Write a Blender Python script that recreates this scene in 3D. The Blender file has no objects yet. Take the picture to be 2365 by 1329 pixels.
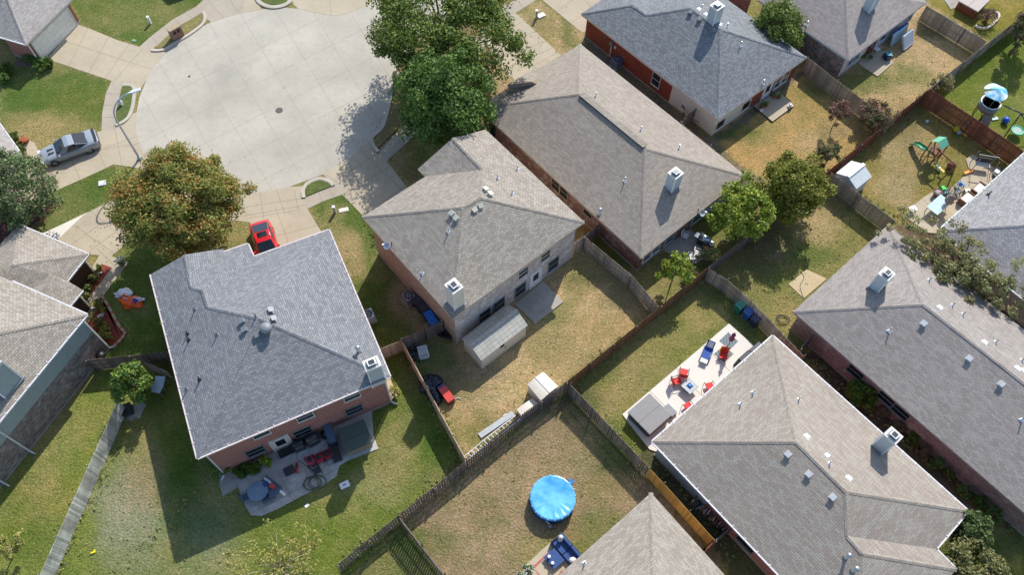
import bpy, math, random
from mathutils import Vector, Matrix, noise
from mathutils.geometry import intersect_ray_tri
random.seed(7)
PI=math.pi
# ------------------------------------------------------------------ camera
HC=56.65; FPX=1900.0; W0,H0=2365.0,1329.0
_p,_r=math.radians(29.5),math.radians(1.5)
D_=Vector((0,math.sin(_p),-math.cos(_p))); U0=Vector((0,math.cos(_p),math.sin(_p))); X0=Vector((1,0,0))
X_=X0*math.cos(_r)+U0*math.sin(_r); U_=U0*math.cos(_r)-X0*math.sin(_r)
CAM=Vector((0,0,HC))
sc=bpy.context.scene
cam=bpy.data.cameras.new('camera'); co=bpy.data.objects.new('camera',cam); sc.collection.objects.link(co)
m=Matrix((X_,U_,-D_)).transposed().to_4x4(); m.translation=CAM; co.matrix_world=m
cam.sensor_fit='HORIZONTAL'; cam.sensor_width=36; cam.lens=36*FPX/W0; cam.clip_end=2000; cam.clip_start=1
sc.camera=co
# ------------------------------------------------------------------ light
SUN=Vector((.37,1.05,1)).normalized()
w=bpy.data.worlds.new('World'); sc.world=w; w.use_nodes=True
nt=w.node_tree; bg=nt.nodes['Background']
sk=nt.nodes.new('ShaderNodeTexSky'); sk.sky_type='NISHITA'; sk.sun_disc=False; sk.ozone_density=2.6
sk.sun_elevation=math.asin(SUN.z); sk.sun_rotation=math.atan2(SUN.x,SUN.y)
nt.links.new(sk.outputs[0],bg.inputs[0]); bg.inputs[1].default_value=.15
sl=bpy.data.lights.new('sun','SUN'); sl.energy=3.75; sl.angle=math.radians(.5); sl.color=(1,.968,.93)
so=bpy.data.objects.new('sun',sl); sc.collection.objects.link(so); so.rotation_euler=(-SUN).to_track_quat('-Z','Y').to_euler()
so.location=(0,60,60)
sc.view_settings.view_transform='Standard'; sc.view_settings.look='None'; sc.view_settings.gamma=1
sc.view_settings.exposure=0.42
# ------------------------------------------------------------------ pixel <-> ground
def ray(px,py): return (X_*(px-W0/2)-U_*(py-H0/2)+D_*FPX)
def P(px,py,z=0.0):
    d=ray(px,py); return CAM+d*((HC-z)/-d.z)
def toP(v):
    q=v-CAM; k=FPX/q.dot(D_); return (W0/2+q.dot(X_)*k, H0/2-q.dot(U_)*k)
def P2(px,py,z=0.0):
    v=P(px,py,z); return (v.x,v.y)
def zover(base,px,py):
    best=(1e9,0)
    for i in range(0,700):
        z=base.z+i*.02; v=P(px,py,z); e=(v.x-base.x)**2+(v.y-base.y)**2
        if e<best[0]: best=(e,z)
    return best[1]
def ang(a,b,z=0):
    u=P(*a,z); v=P(*b,z); return math.atan2(v.y-u.y,v.x-u.x)
def lin(c):
    return tuple((x/12.92 if x<=.04045 else ((x+.055)/1.055)**2.4) for x in c)
def rgb(r,g,b): return lin((r/255,g/255,b/255))
# ------------------------------------------------------------------ materials
MATS={}
def newmat(name):
    m=bpy.data.materials.new(name); m.use_nodes=True; n=m.node_tree.nodes; b=n['Principled BSDF']; return m,m.node_tree,n,b
def mixc(nt,fac,a,b,mode='MIX'):
    x=nt.nodes.new('ShaderNodeMix'); x.data_type='RGBA'; x.blend_type=mode
    if isinstance(fac,(int,float)): x.inputs[0].default_value=fac
    else: nt.links.new(fac,x.inputs[0])
    for i,v in ((6,a),(7,b)):
        if isinstance(v,tuple): x.inputs[i].default_value=(*v[:3],1)
        else: nt.links.new(v,x.inputs[i])
    return x.outputs[2]
def noi(nt,scale,detail=4,coord=None,rough=.6,rng=None):
    t=nt.nodes.new('ShaderNodeTexNoise'); t.inputs['Scale'].default_value=scale; t.inputs['Detail'].default_value=detail; t.inputs['Roughness'].default_value=rough
    if coord is not None: nt.links.new(coord,t.inputs['Vector'])
    if rng:
        r=nt.nodes.new('ShaderNodeMapRange'); r.inputs[1].default_value=rng[0]; r.inputs[2].default_value=rng[1]; nt.links.new(t.outputs[0],r.inputs[0]); return r.outputs[0]
    return t.outputs[0]
def gcoord(nt):
    g=nt.nodes.new('ShaderNodeNewGeometry'); return g.outputs['Position']
def mul(nt,a,k,add=0):
    x=nt.nodes.new('ShaderNodeMath'); x.operation='MULTIPLY_ADD'; nt.links.new(a,x.inputs[0]); x.inputs[1].default_value=k; x.inputs[2].default_value=add; return x.outputs[0]
def bump(nt,h,b,strength=.3,dist=.02):
    x=nt.nodes.new('ShaderNodeBump'); x.inputs['Strength'].default_value=strength; x.inputs['Distance'].default_value=dist
    nt.links.new(h,x.inputs['Height']); nt.links.new(x.outputs[0],b.inputs['Normal'])
def plain(name,c,rough=.6,metal=0,var=.12,scale=3.,emit=None,spec=None):
    if name in MATS: return MATS[name]
    m,nt,n,b=newmat(name); g=gcoord(nt)
    f=noi(nt,scale,5,g,rng=(.3,.7))
    col=mixc(nt,f,tuple(x*(1-var) for x in c),tuple(min(1,x*(1+var)) for x in c))
    nt.links.new(col,b.inputs['Base Color']); b.inputs['Roughness'].default_value=rough; b.inputs['Metallic'].default_value=metal
    if spec is not None: b.inputs['Specular IOR Level'].default_value=spec
    MATS[name]=m; return m
def brickm(name,c1,c2,mort,bw=.23,rh=.08,ms=.008,var=.35,rough=.85,big=.25,bs=.35,offset=.5,hue=None,bmp=.25):
    """brick / shingle rows laid in the face's own metres (UV)"""
    m,nt,n,b=newmat(name)
    uv=n.new('ShaderNodeUVMap'); uv.uv_map='UVMap'
    t=n.new('ShaderNodeTexBrick'); nt.links.new(uv.outputs[0],t.inputs[0])
    t.inputs['Color1'].default_value=(*c1,1); t.inputs['Color2'].default_value=(*c2,1); t.inputs['Mortar'].default_value=(*mort,1)
    t.inputs['Scale'].default_value=1; t.inputs['Brick Width'].default_value=bw; t.inputs['Row Height'].default_value=rh
    t.inputs['Mortar Size'].default_value=ms; t.inputs['Mortar Smooth'].default_value=.3; t.inputs['Bias'].default_value=0; t.offset=offset
    g=gcoord(nt)
    f=noi(nt,bs,4,g,rng=(.25,.75)); col=mixc(nt,mul(nt,f,big*2),t.outputs[0],mixc(nt,1.0,t.outputs[0],(.62,.6,.6),'MULTIPLY'))
    f2=noi(nt,14,3,g,rng=(.3,.7)); col=mixc(nt,mul(nt,f2,var),col,mixc(nt,1.0,col,(.55,.55,.55),'MULTIPLY'))
    if hue: col=mixc(nt,mul(nt,noi(nt,1.6,5,g,rng=(.52,.7)),.8),col,hue)
    nt.links.new(col,b.inputs['Base Color']); b.inputs['Roughness'].default_value=rough; b.inputs['Specular IOR Level'].default_value=.25
    bump(nt,t.outputs['Fac'],b,bmp,-.02)
    MATS[name]=m; return m
def stripes(name,c,period,depth=.02,rough=.5,axis=0,dark=.55,wid=.1,metal=0):
    m,nt,n,b=newmat(name); uv=n.new('ShaderNodeUVMap'); uv.uv_map='UVMap'
    s=n.new('ShaderNodeSeparateXYZ'); nt.links.new(uv.outputs[0],s.inputs[0])
    a=n.new('ShaderNodeMath'); a.operation='MULTIPLY'; a.inputs[1].default_value=1/period; nt.links.new(s.outputs[axis],a.inputs[0])
    fr=n.new('ShaderNodeMath'); fr.operation='FRACT'; nt.links.new(a.outputs[0],fr.inputs[0])
    lt=n.new('ShaderNodeMath'); lt.operation='LESS_THAN'; lt.inputs[1].default_value=wid; nt.links.new(fr.outputs[0],lt.inputs[0])
    base=mixc(nt,noi(nt,2.5,4,gcoord(nt),rng=(.3,.7)),tuple(x*.9 for x in c),tuple(min(1,x*1.06) for x in c))
    col=mixc(nt,lt.outputs[0],base,tuple(x*dark for x in c))
    nt.links.new(col,b.inputs['Base Color']); b.inputs['Roughness'].default_value=rough; b.inputs['Metallic'].default_value=metal
    bump(nt,fr.outputs[0],b,.4,depth)
    MATS[name]=m; return m
def woodm(name,c,var=.5,hue=None,rough=.85):
    """board colour differs from board to board (one island each)"""
    m,nt,n,b=newmat(name); g=n.new('ShaderNodeNewGeometry')
    col=mixc(nt,g.outputs['Random Per Island'],tuple(x*(1-var) for x in c),tuple(min(1,x*(1+var*.6)) for x in c))
    if hue: col=mixc(nt,mul(nt,noi(nt,.9,3,g.outputs['Position'],rng=(.4,.7)),.7),col,hue)
    col=mixc(nt,mul(nt,noi(nt,9,5,g.outputs['Position'],rng=(.35,.75)),.55),col,mixc(nt,1.,col,(.45,.44,.43),'MULTIPLY'))
    nt.links.new(col,b.inputs['Base Color']); b.inputs['Roughness'].default_value=rough; b.inputs['Specular IOR Level'].default_value=.2
    MATS[name]=m; return m
def leafm(name,c1,c2,c3=None,amt=.3,trans=.25):
    m,nt,n,b=newmat(name); g=n.new('ShaderNodeNewGeometry'); r=g.outputs['Random Per Island']
    col=mixc(nt,r,c1,c2)
    if c3:
        f=noi(nt,.55,2,g.outputs['Position'],rng=(.45,.62)); x=n.new('ShaderNodeMath'); x.operation='GREATER_THAN'; nt.links.new(mul(nt,f,1.0),x.inputs[0])
        wn=n.new('ShaderNodeTexWhiteNoise'); wn.noise_dimensions='1D'; nt.links.new(mul(nt,r,97.3),wn.inputs['W'])
        s=n.new('ShaderNodeMath'); s.operation='MULTIPLY'; nt.links.new(f,s.inputs[0]); s.inputs[1].default_value=amt*1.6
        s2=n.new('ShaderNodeMath'); s2.operation='ADD'; nt.links.new(s.outputs[0],s2.inputs[0]); s2.inputs[1].default_value=amt*.35
        lt=n.new('ShaderNodeMath'); lt.operation='LESS_THAN'; nt.links.new(wn.outputs[0],lt.inputs[0]); nt.links.new(s2.outputs[0],lt.inputs[1])
        col=mixc(nt,lt.outputs[0],col,c3)
    nt.links.new(col,b.inputs['Base Color']); b.inputs['Roughness'].default_value=.55; b.inputs['Specular IOR Level'].default_value=.35
    tr=n.new('ShaderNodeBsdfTranslucent'); nt.links.new(col,tr.inputs[0]); mx=n.new('ShaderNodeMixShader'); mx.inputs[0].default_value=trans
    nt.links.new(b.outputs[0],mx.inputs[1]); nt.links.new(tr.outputs[0],mx.inputs[2]); nt.links.new(mx.outputs[0],n['Material Output'].inputs[0])
    MATS[name]=m; return m
def concm(name,c,stain=.25,sc1=.35,rough=.85,blot=None):
    m,nt,n,b=newmat(name); g=gcoord(nt)
    f=noi(nt,sc1,6,g,.65,rng=(.3,.72)); col=mixc(nt,mul(nt,f,stain*2),c,tuple(x*.68 for x in c))
    f3=noi(nt,2.2,5,g,.7,rng=(.5,.78)); col=mixc(nt,mul(nt,f3,stain*.9),col,blot or tuple(x*.5 for x in c))
    f2=noi(nt,25,3,g,rng=(.3,.7)); col=mixc(nt,mul(nt,f2,.22),col,tuple(x*.6 for x in c))
    nt.links.new(col,b.inputs['Base Color']); b.inputs['Roughness'].default_value=rough; b.inputs['Specular IOR Level'].default_value=.2
    bump(nt,f2,b,.15,.01); MATS[name]=m; return m
G=plain
BRK=brickm
# ------------------------------------------------------------------ mesh builder
class MB:
    def __init__(s): s.v=[];s.f=[];s.m=[];s.mats=[];s.T=None;s.smooth=set()
    def mi(s,mat):
        if mat not in s.mats: s.mats.append(mat)
        return s.mats.index(mat)
    def add(s,vs,fs,mat,T=None,sm=False):
        o=len(s.v); T=T or s.T
        for v in vs:
            v=Vector(v); s.v.append(T@v if T else v)
        k=s.mi(mat)
        for f in fs:
            if sm: s.smooth.add(len(s.f))
            s.f.append([o+i for i in f]); s.m.append(k)
        return s
    def box(s,c,d,mat,rz=0,T=None,taper=1.0):
        x,y,z=d[0]/2,d[1]/2,d[2]/2; vs=[]
        R=Matrix.Rotation(rz,3,'Z')
        for k,tp in ((-1,1),(1,taper)):
            for i,j in ((-1,-1),(1,-1),(1,1),(-1,1)): vs.append(Vector(c)+R@Vector((i*x*tp,j*y*tp,k*z)))
        return s.add(vs,[(3,2,1,0),(4,5,6,7),(0,1,5,4),(1,2,6,5),(2,3,7,6),(3,0,4,7)],mat,T)
    def bar(s,a,b,w,h,mat,up=Vector((0,0,1)),T=None):
        a=Vector(a);b=Vector(b);d=(b-a)
        if d.length<1e-6:return s
        d.normalize(); u=d.cross(up)
        if u.length<1e-3: u=d.cross(Vector((1,0,0)))
        u.normalize(); v=u.cross(d)
        vs=[p+u*(i*w/2)+v*(j*h/2) for p in (a,b) for i,j in ((-1,-1),(1,-1),(1,1),(-1,1))]
        return s.add(vs,[(0,1,2,3),(7,6,5,4),(0,4,5,1),(1,5,6,2),(2,6,7,3),(3,7,4,0)],mat,T)
    def prism(s,poly,z0,z1,mat,side=None,T=None,bottom=False):
        a=sum(poly[i][0]*poly[(i+1)%len(poly)][1]-poly[(i+1)%len(poly)][0]*poly[i][1] for i in range(len(poly)))
        if a<0: poly=list(reversed(poly))
        n=len(poly); vs=[(p[0],p[1],z1) for p in poly]+[(p[0],p[1],z0) for p in poly]
        s.add(vs,[list(range(n))],mat,T); 
        s.add(vs,[(i,n+i,n+(i+1)%n,(i+1)%n) for i in range(n)]+([list(range(2*n-1,n-1,-1))] if bottom else []),side or mat,T)
        return s
    def tube(s,pts,r,mat,n=8,T=None,cap=True,sm=True):
        pts=[Vector(p) for p in pts]; rs=r if isinstance(r,(list,tuple)) else [r]*len(pts); vs=[];fs=[]
        pu=None
        for i,p in enumerate(pts):
            d=(pts[min(i+1,len(pts)-1)]-pts[max(i-1,0)]); d=d.normalized() if d.length>1e-9 else Vector((0,0,1))
            if pu is None: u=d.cross(Vector((0,0,1))); u=u if u.length>.05 else d.cross(Vector((1,0,0)))
            else: u=pu-d*pu.dot(d)
            u.normalize(); pu=u; v=d.cross(u)
            for k in range(n): a=2*PI*k/n; vs.append(p+(u*math.cos(a)+v*math.sin(a))*rs[i])
        for i in range(len(pts)-1):
            for k in range(n): fs.append((i*n+k,i*n+(k+1)%n,(i+1)*n+(k+1)%n,(i+1)*n+k))
        s.add(vs,fs,mat,T,sm)
        if cap: 
            o=len(s.v)-len(vs); k=s.mi(mat)
            s.f.append([o+i for i in range(n-1,-1,-1)]); s.m.append(k); s.f.append([o+(len(pts)-1)*n+i for i in range(n)]); s.m.append(k)
        return s
    def lathe(s,prof,mat,n=16,T=None,c=(0,0,0),sm=True,sx=1,sy=1):
        vs=[];fs=[];c=Vector(c)
        for r,z in prof:
            for k in range(n): a=2*PI*k/n; vs.append(c+Vector((r*math.cos(a)*sx,r*math.sin(a)*sy,z)))
        for i in range(len(prof)-1):
            for k in range(n): fs.append((i*n+k,i*n+(k+1)%n,(i+1)*n+(k+1)%n,(i+1)*n+k))
        s.add(vs,fs,mat,T,sm); o=len(s.v)-len(vs); k=s.mi(mat)
        s.f.append([o+i for i in range(n-1,-1,-1)]); s.m.append(k); s.f.append([o+(len(prof)-1)*n+i for i in range(n)]); s.m.append(k)
        return s
    def blob(s,c,r,mat,n=10,seed=0,rough=.2,T=None,flat=1):
        vs=[];fs=[];c=Vector(c); rr=r if isinstance(r,(tuple,list)) else (r,r,r)
        for i in range(n+1):
            th=PI*i/n
            for k in range(2*n):
                ph=PI*k/n; d=Vector((math.sin(th)*math.cos(ph),math.sin(th)*math.sin(ph),math.cos(th)))
                q=1+rough*noise.noise(d*1.9+Vector((seed,seed*.7,0)))*1.6
                vs.append(c+Vector((d.x*rr[0],d.y*rr[1],d.z*rr[2]))*q)
        for i in range(n):
            for k in range(2*n): fs.append((i*2*n+k,(i+1)*2*n+k,(i+1)*2*n+(k+1)%(2*n),i*2*n+(k+1)%(2*n)))
        return s.add(vs,fs,mat,T,True)
    def build(s,name,parent=None,off=None,bevel=0):
        me=bpy.data.meshes.new(name)
        vs=[v-off for v in s.v] if off is not None else s.v
        me.from_pydata([tuple(v) for v in vs],[],s.f)
        for mt in s.mats: me.materials.append(mt)
        me.polygons.foreach_set('material_index',s.m)
        if s.smooth:
            me.polygons.foreach_set('use_smooth',[i in s.smooth for i in range(len(s.f))])
        uv=me.uv_layers.new(name='UVMap'); Z=Vector((0,0,1)); dat=[0.0]*(2*len(me.loops))
        for p in me.polygons:
            n=p.normal
            if abs(n.z)>.9995: u=Vector((1,0,0))
            else: u=Z.cross(n).normalized()
            v=n.cross(u)
            for li in p.loop_indices:
                q=me.vertices[me.loops[li].vertex_index].co
                dat[2*li]=q.dot(u); dat[2*li+1]=q.dot(v)
        uv.data.foreach_set('uv',dat)
        o=bpy.data.objects.new(name,me); sc.collection.objects.link(o)
        if parent: o.parent=parent
        if bevel:
            b=o.modifiers.new('bevel','BEVEL'); b.width=bevel; b.segments=2; b.limit_method='ANGLE'
        return o
def tag(o,label=None,cat=None,group=None,kind=None):
    for k,v in (('label',label),('category',cat),('group',group),('kind',kind)):
        if v: o[k]=v
    return o
def thing(name,label,cat,loc=(0,0,0),rz=0,group=None):
    o=bpy.data.objects.new(name,None); o.empty_display_size=.3; sc.collection.objects.link(o); o.location=loc; o.rotation_euler=(0,0,rz)
    return tag(o,label,cat,group)
def copytree(o,parent=None):
    c=o.copy(); sc.collection.objects.link(c)
    if parent: c.parent=parent
    for ch in list(o.children): copytree(ch,c)
    return c
def place(o,loc,rz,label,group=None):
    o.location=loc; o.rotation_euler=(0,0,rz); o['label']=label
    if group:o['group']=group
    return o
def area2(p): return sum(p[i][0]*p[(i+1)%len(p)][1]-p[(i+1)%len(p)][0]*p[i][1] for i in range(len(p)))/2
def ccw(p): return list(p) if area2(p)>0 else list(reversed(p))
def inset(poly,d):
    """poly ccw (x,y); returns inset polygon, same vertex order"""
    n=len(poly); out=[]
    for i in range(n):
        a,b,c=[Vector((poly[j%n][0],poly[j%n][1])) for j in (i-1,i,i+1)]
        u=(b-a).normalized(); v=(c-b).normalized(); n1=Vector((-u.y,u.x)); n2=Vector((-v.y,v.x))
        den=1+n1.dot(n2); 
        if den<.25: den=.25
        q=b+(n1+n2)*(d/den); out.append((q.x,q.y))
    return out
def inpoly(x,y,p):
    r=False; n=len(p); j=n-1
    for i in range(n):
        if (p[i][1]>y)!=(p[j][1]>y) and x<(p[j][0]-p[i][0])*(y-p[i][1])/(p[j][1]-p[i][1])+p[i][0]: r=not r
        j=i
    return r
def clipline(a,b,poly):
    """pieces of segment ab inside polygon"""
    ts=[0,1]; d=(b[0]-a[0],b[1]-a[1]); n=len(poly)
    for i in range(n):
        p,q=poly[i],poly[(i+1)%n]; e=(q[0]-p[0],q[1]-p[1]); den=d[0]*e[1]-d[1]*e[0]
        if abs(den)<1e-9: continue
        t=((p[0]-a[0])*e[1]-(p[1]-a[1])*e[0])/den; s=((p[0]-a[0])*d[1]-(p[1]-a[1])*d[0])/den
        if 0<t<1 and 0<=s<=1: ts.append(t)
    ts.sort(); out=[]
    for t0,t1 in zip(ts,ts[1:]):
        tm=(t0+t1)/2
        if t1-t0>1e-4 and inpoly(a[0]+d[0]*tm,a[1]+d[1]*tm,poly): out.append(((a[0]+d[0]*t0,a[1]+d[1]*t0),(a[0]+d[0]*t1,a[1]+d[1]*t1)))
    return out
def crv(pts,k=8,closed=False):
    """Catmull-Rom through 2-D/3-D points"""
    pts=[Vector(p) for p in pts]; n=len(pts); out=[]
    rg=range(n if closed else n-1)
    for i in rg:
        g=lambda j: pts[j%n] if closed else pts[max(0,min(n-1,j))]
        p0,p1,p2,p3=g(i-1),g(i),g(i+1),g(i+2)
        for s in range(k):
            t=s/k; out.append(.5*((2*p1)+(p2-p0)*t+(2*p0-5*p1+4*p2-p3)*t*t+(3*p1-p0-3*p2+p3)*t**3))
    if not closed: out.append(pts[-1])
    return out
# ------------------------------------------------------------------ shared materials
road=concm('road_concrete',rgb(196,188,170),.5,.16,blot=rgb(150,142,128))
drive=concm('drive_concrete',rgb(192,178,152),.35,.3,blot=rgb(140,122,100))
walk=concm('walk_concrete',rgb(182,170,150),.3,.5,blot=rgb(140,122,100))
pale=concm('pale_concrete',rgb(226,219,204),.1,.5,blot=rgb(180,170,150))
oldc=concm('old_concrete',rgb(182,174,160),.5,.45,blot=rgb(90,85,80))
tanc=concm('tan_concrete',rgb(205,184,145),.25,.5)
kerbm=concm('kerb_concrete',rgb(198,188,170),.3,.6)
joint=plain('joint_dark',rgb(140,128,112),.9)
WHITE=plain('white_paint',(.78,.78,.76),.45); OFF=plain('off_white_paint',(.66,.63,.56),.5); TANP=plain('tan_trim',rgb(170,150,120),.5)
GUT=plain('white_gutter',(.72,.70,.68),.35); BLACK=plain('black_plastic',(.015,.016,.018),.45); DARK=plain('dark_metal',(.05,.052,.056),.4,.3)
STEEL=plain('galvanised_steel',(.42,.44,.46),.35,.7); LEADV=plain('vent_metal',(.22,.235,.24),.55,.1); GLASS=plain('window_glass',(.012,.016,.022),.08,spec=.8)
SCREEN=plain('window_screen',(.022,.026,.028),.35); MULCH=plain('red_mulch',rgb(128,58,42),.95,var=.45,scale=9); SOIL=plain('bare_soil',rgb(112,96,80),.95,var=.3,scale=3)
TERRA=plain('terracotta',rgb(170,95,60),.7); REDP=plain('red_fabric',rgb(214,52,46),.7); BLUEP=plain('blue_fabric',rgb(30,75,150),.7); GREENP=plain('green_plastic',rgb(40,140,95),.4)
ORANGE=plain('orange_nylon',rgb(240,100,35),.6); WOODP=plain('playset_timber',rgb(120,82,52),.8,var=.3); NAVY=plain('navy_cushion',rgb(45,75,125),.75); REDB=plain('red_enamel',rgb(200,65,55),.35)
shA=brickm('shingle_slate_blue',rgb(154,155,155),rgb(127,128,129),rgb(84,84,86),.30,.15,.012,0.16,.9,.16,.3,.37)
shB=brickm('shingle_weathered_tan',rgb(182,172,158),rgb(153,144,130),rgb(88,83,76),.30,.15,.013,0.14,.9,.16,.3,.37)
shC=brickm('shingle_brown_grey',rgb(172,161,147),rgb(151,141,127),rgb(106,100,92),.33,.15,.009,0.11,.9,.16,.3,.37)
shD=brickm('shingle_steel_grey',rgb(150,153,153),rgb(121,124,125),rgb(76,79,82),.30,.15,.014,0.16,.9,.16,.3,.37)
shE=brickm('shingle_taupe',rgb(170,160,152),rgb(150,141,134),rgb(118,110,104),.4,.15,.009,0.13,.9,.16,.3,.37)
shF=brickm('shingle_light_grey',rgb(178,175,172),rgb(150,147,145),rgb(100,98,98),.3,.15,.013,0.14,.9,.16,.3,.37)
shG=brickm('shingle_mauve_grey',rgb(172,164,155),rgb(150,142,133),rgb(110,104,98),.4,.15,.011,0.13,.9,.16,.25,.37,hue=rgb(156,146,138))
shH=brickm('shingle_blended_sand',rgb(172,165,150),rgb(157,143,130),rgb(108,103,95),.42,.15,.011,0.11,.9,.16,.3,.37)
shI=brickm('shingle_sandy_grey',rgb(176,167,152),rgb(152,143,128),rgb(118,112,100),.38,.15,.011,0.14,.9,.16,.3,.37)
shJ=brickm('shingle_pale_grey',rgb(182,176,168),rgb(160,153,145),rgb(120,114,108),.3,.15,.011,0.14,.9,.16,.3,.37)
bR=brickm('brick_red',rgb(176,88,72),rgb(140,62,52),rgb(206,176,162),.34,.12,.02,.3,.9,.2,1.2)
bR2=brickm('brick_orange_red',rgb(172,76,50),rgb(132,52,36),rgb(150,116,98),.24,.085,.009,.3,.9,.2,1.2)
bP=brickm('brick_blush_mottled',rgb(232,216,202),rgb(180,156,146),rgb(220,210,200),.24,.085,.007,.25,.9,.25,2,hue=rgb(236,226,216))
bT=brickm('brick_tan_side',rgb(206,180,150),rgb(166,136,110),rgb(206,190,172),.24,.085,.007,.25,.9,.2,2)
bM=brickm('brick_brown_mottled',rgb(150,98,76),rgb(94,58,48),rgb(186,170,158),.24,.085,.008,.4,.9,.25,2,hue=rgb(196,176,162))
bG=brickm('brick_grey_brown',rgb(172,158,148),rgb(106,92,86),rgb(170,162,156),.24,.085,.007,.5,.9,.4,2,hue=rgb(176,166,160))
bK=brickm('brick_chocolate',rgb(112,82,58),rgb(74,52,38),rgb(110,92,76),.24,.085,.006,.4,.9,.2,2)
bV=brickm('brick_violet_mottled',rgb(172,140,128),rgb(130,100,98),rgb(186,170,164),.24,.085,.007,.35,.9,.3,1.5,hue=rgb(180,160,150))
SIDB=stripes('siding_blue_grey',rgb(160,172,170),.18,axis=1,dark=.75); SIDW=stripes('siding_cream',rgb(228,222,205),.2,axis=1,dark=.9,wid=.06); SIDT=stripes('siding_pale_blue',rgb(184,194,197),.2,axis=1,dark=.85)
wGrey=woodm('fence_wood_grey',rgb(190,172,152),.4,rgb(146,132,118)); wSilver=woodm('fence_wood_silver',rgb(236,230,216),.42,rgb(150,144,134)); wBrown=woodm('fence_wood_brown',rgb(150,110,76),.4)
wNew=woodm('fence_wood_golden',rgb(220,170,92),.25); wRed=woodm('fence_wood_red_stain',rgb(158,96,72),.45,rgb(120,80,66)); wTan=woodm('fence_wood_tan',rgb(196,172,146),.3); wDark=woodm('fence_wood_dark',rgb(136,122,112),.45)
# ------------------------------------------------------------------ ground
C=lambda r,g,b: tuple(x/1.0 for x in rgb(r,g,b))
GG=C(98,114,54); LU=C(82,106,44); DR=C(188,160,118); OR=C(186,154,100); YG=C(126,134,66); WH=C(172,164,142); OB=C(154,132,102); SO=C(128,116,102); BR=C(162,142,114); MG=C(144,136,84)
base_col=MG
zones=[ # (pixel polygon on the ground, colour) - later ones lie over earlier ones
([(150,0),(475,-40),(470,40),(330,110),(200,60)],GG),([(0,140),(150,150),(260,190),(235,300),(90,352),(0,330)],GG),
([(120,444),(262,380),(330,430),(100,540),(60,480)],GG),([(240,560),(430,560),(420,700),(390,850),(230,830),(230,680)],GG),
([(0,1130),(290,800),(298,947),(130,1329),(0,1400),(-60,1300)],YG),
([(298,947),(420,800),(930,790),(1020,960),(1080,1066),(920,1194),(760,1400),(60,1400)],C(112,122,56)),
([(720,470),(800,440),(880,520),(1060,720),(1020,760),(880,815),(760,530)],GG),
([(930,785),(1060,700),(1350,545),(1520,708),(1305,885),(1080,1062)],DR),
([(1080,1066),(1305,887),(1500,1115),(1680,1300),(1500,1420),(1030,1340),(920,1194)],OB),([(920,1194),(1030,1340),(760,1420)],C(130,124,76)),
([(1305,885),(1635,620),(1870,830),(1780,790),(1560,1000),(1660,1260),(1640,1270)],MG),
([(1351,548),(1480,620),(1700,420),(1905,400),(1635,620),(1520,706)],MG),
([(1640,620),(1905,400),(2080,520),(2060,560),(1870,830)],MG),
([(1640,300),(1860,140),(2060,275),(1908,402),(1730,410)],OR),([(1870,135),(2150,0),(2290,95),(2147,205),(2060,275)],DR),
([(2290,95),(2365,30),(2420,-60),(2160,-60),(2145,10)],C(140,128,62)),([(2147,205),(2420,-10),(2480,420),(2365,349)],C(112,122,50)),
([(2130,215),(2147,205),(2365,349),(2330,376),(2100,530),(1921,400)],C(152,132,76)),
([(1340,60),(1360,90),(1760,420),(1700,440),(1330,110)],SO),([(860,515),(840,500),(1060,760),(1040,800)],C(128,110,80)),
([(1183,5),(1245,0),(1347,72),(1345,100),(1295,130),(1200,55)],DR),([(1110,60),(1180,60),(1190,182),(1130,260),(1060,300),(1080,150)],C(176,152,116)),
([(905,130),(935,125),(1000,90),(1120,60),(1140,240),(1000,300),(960,430),(890,370),(855,325),(905,230)],C(140,122,84)),
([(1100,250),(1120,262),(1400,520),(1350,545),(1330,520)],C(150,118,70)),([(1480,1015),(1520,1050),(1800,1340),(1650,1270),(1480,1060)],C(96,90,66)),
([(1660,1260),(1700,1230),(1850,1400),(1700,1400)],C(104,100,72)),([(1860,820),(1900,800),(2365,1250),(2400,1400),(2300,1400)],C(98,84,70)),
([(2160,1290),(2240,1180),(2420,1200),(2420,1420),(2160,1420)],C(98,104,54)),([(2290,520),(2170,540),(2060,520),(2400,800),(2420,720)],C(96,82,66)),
([(20,480),(70,440),(130,470),(90,530),(0,560)],C(110,86,62)),
([(1480,240),(1500,300),(1620,330),(1640,320),(1870,150),(1900,140),(1860,170),(1720,290),(1660,330),(1640,345)],SO),
]
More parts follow.
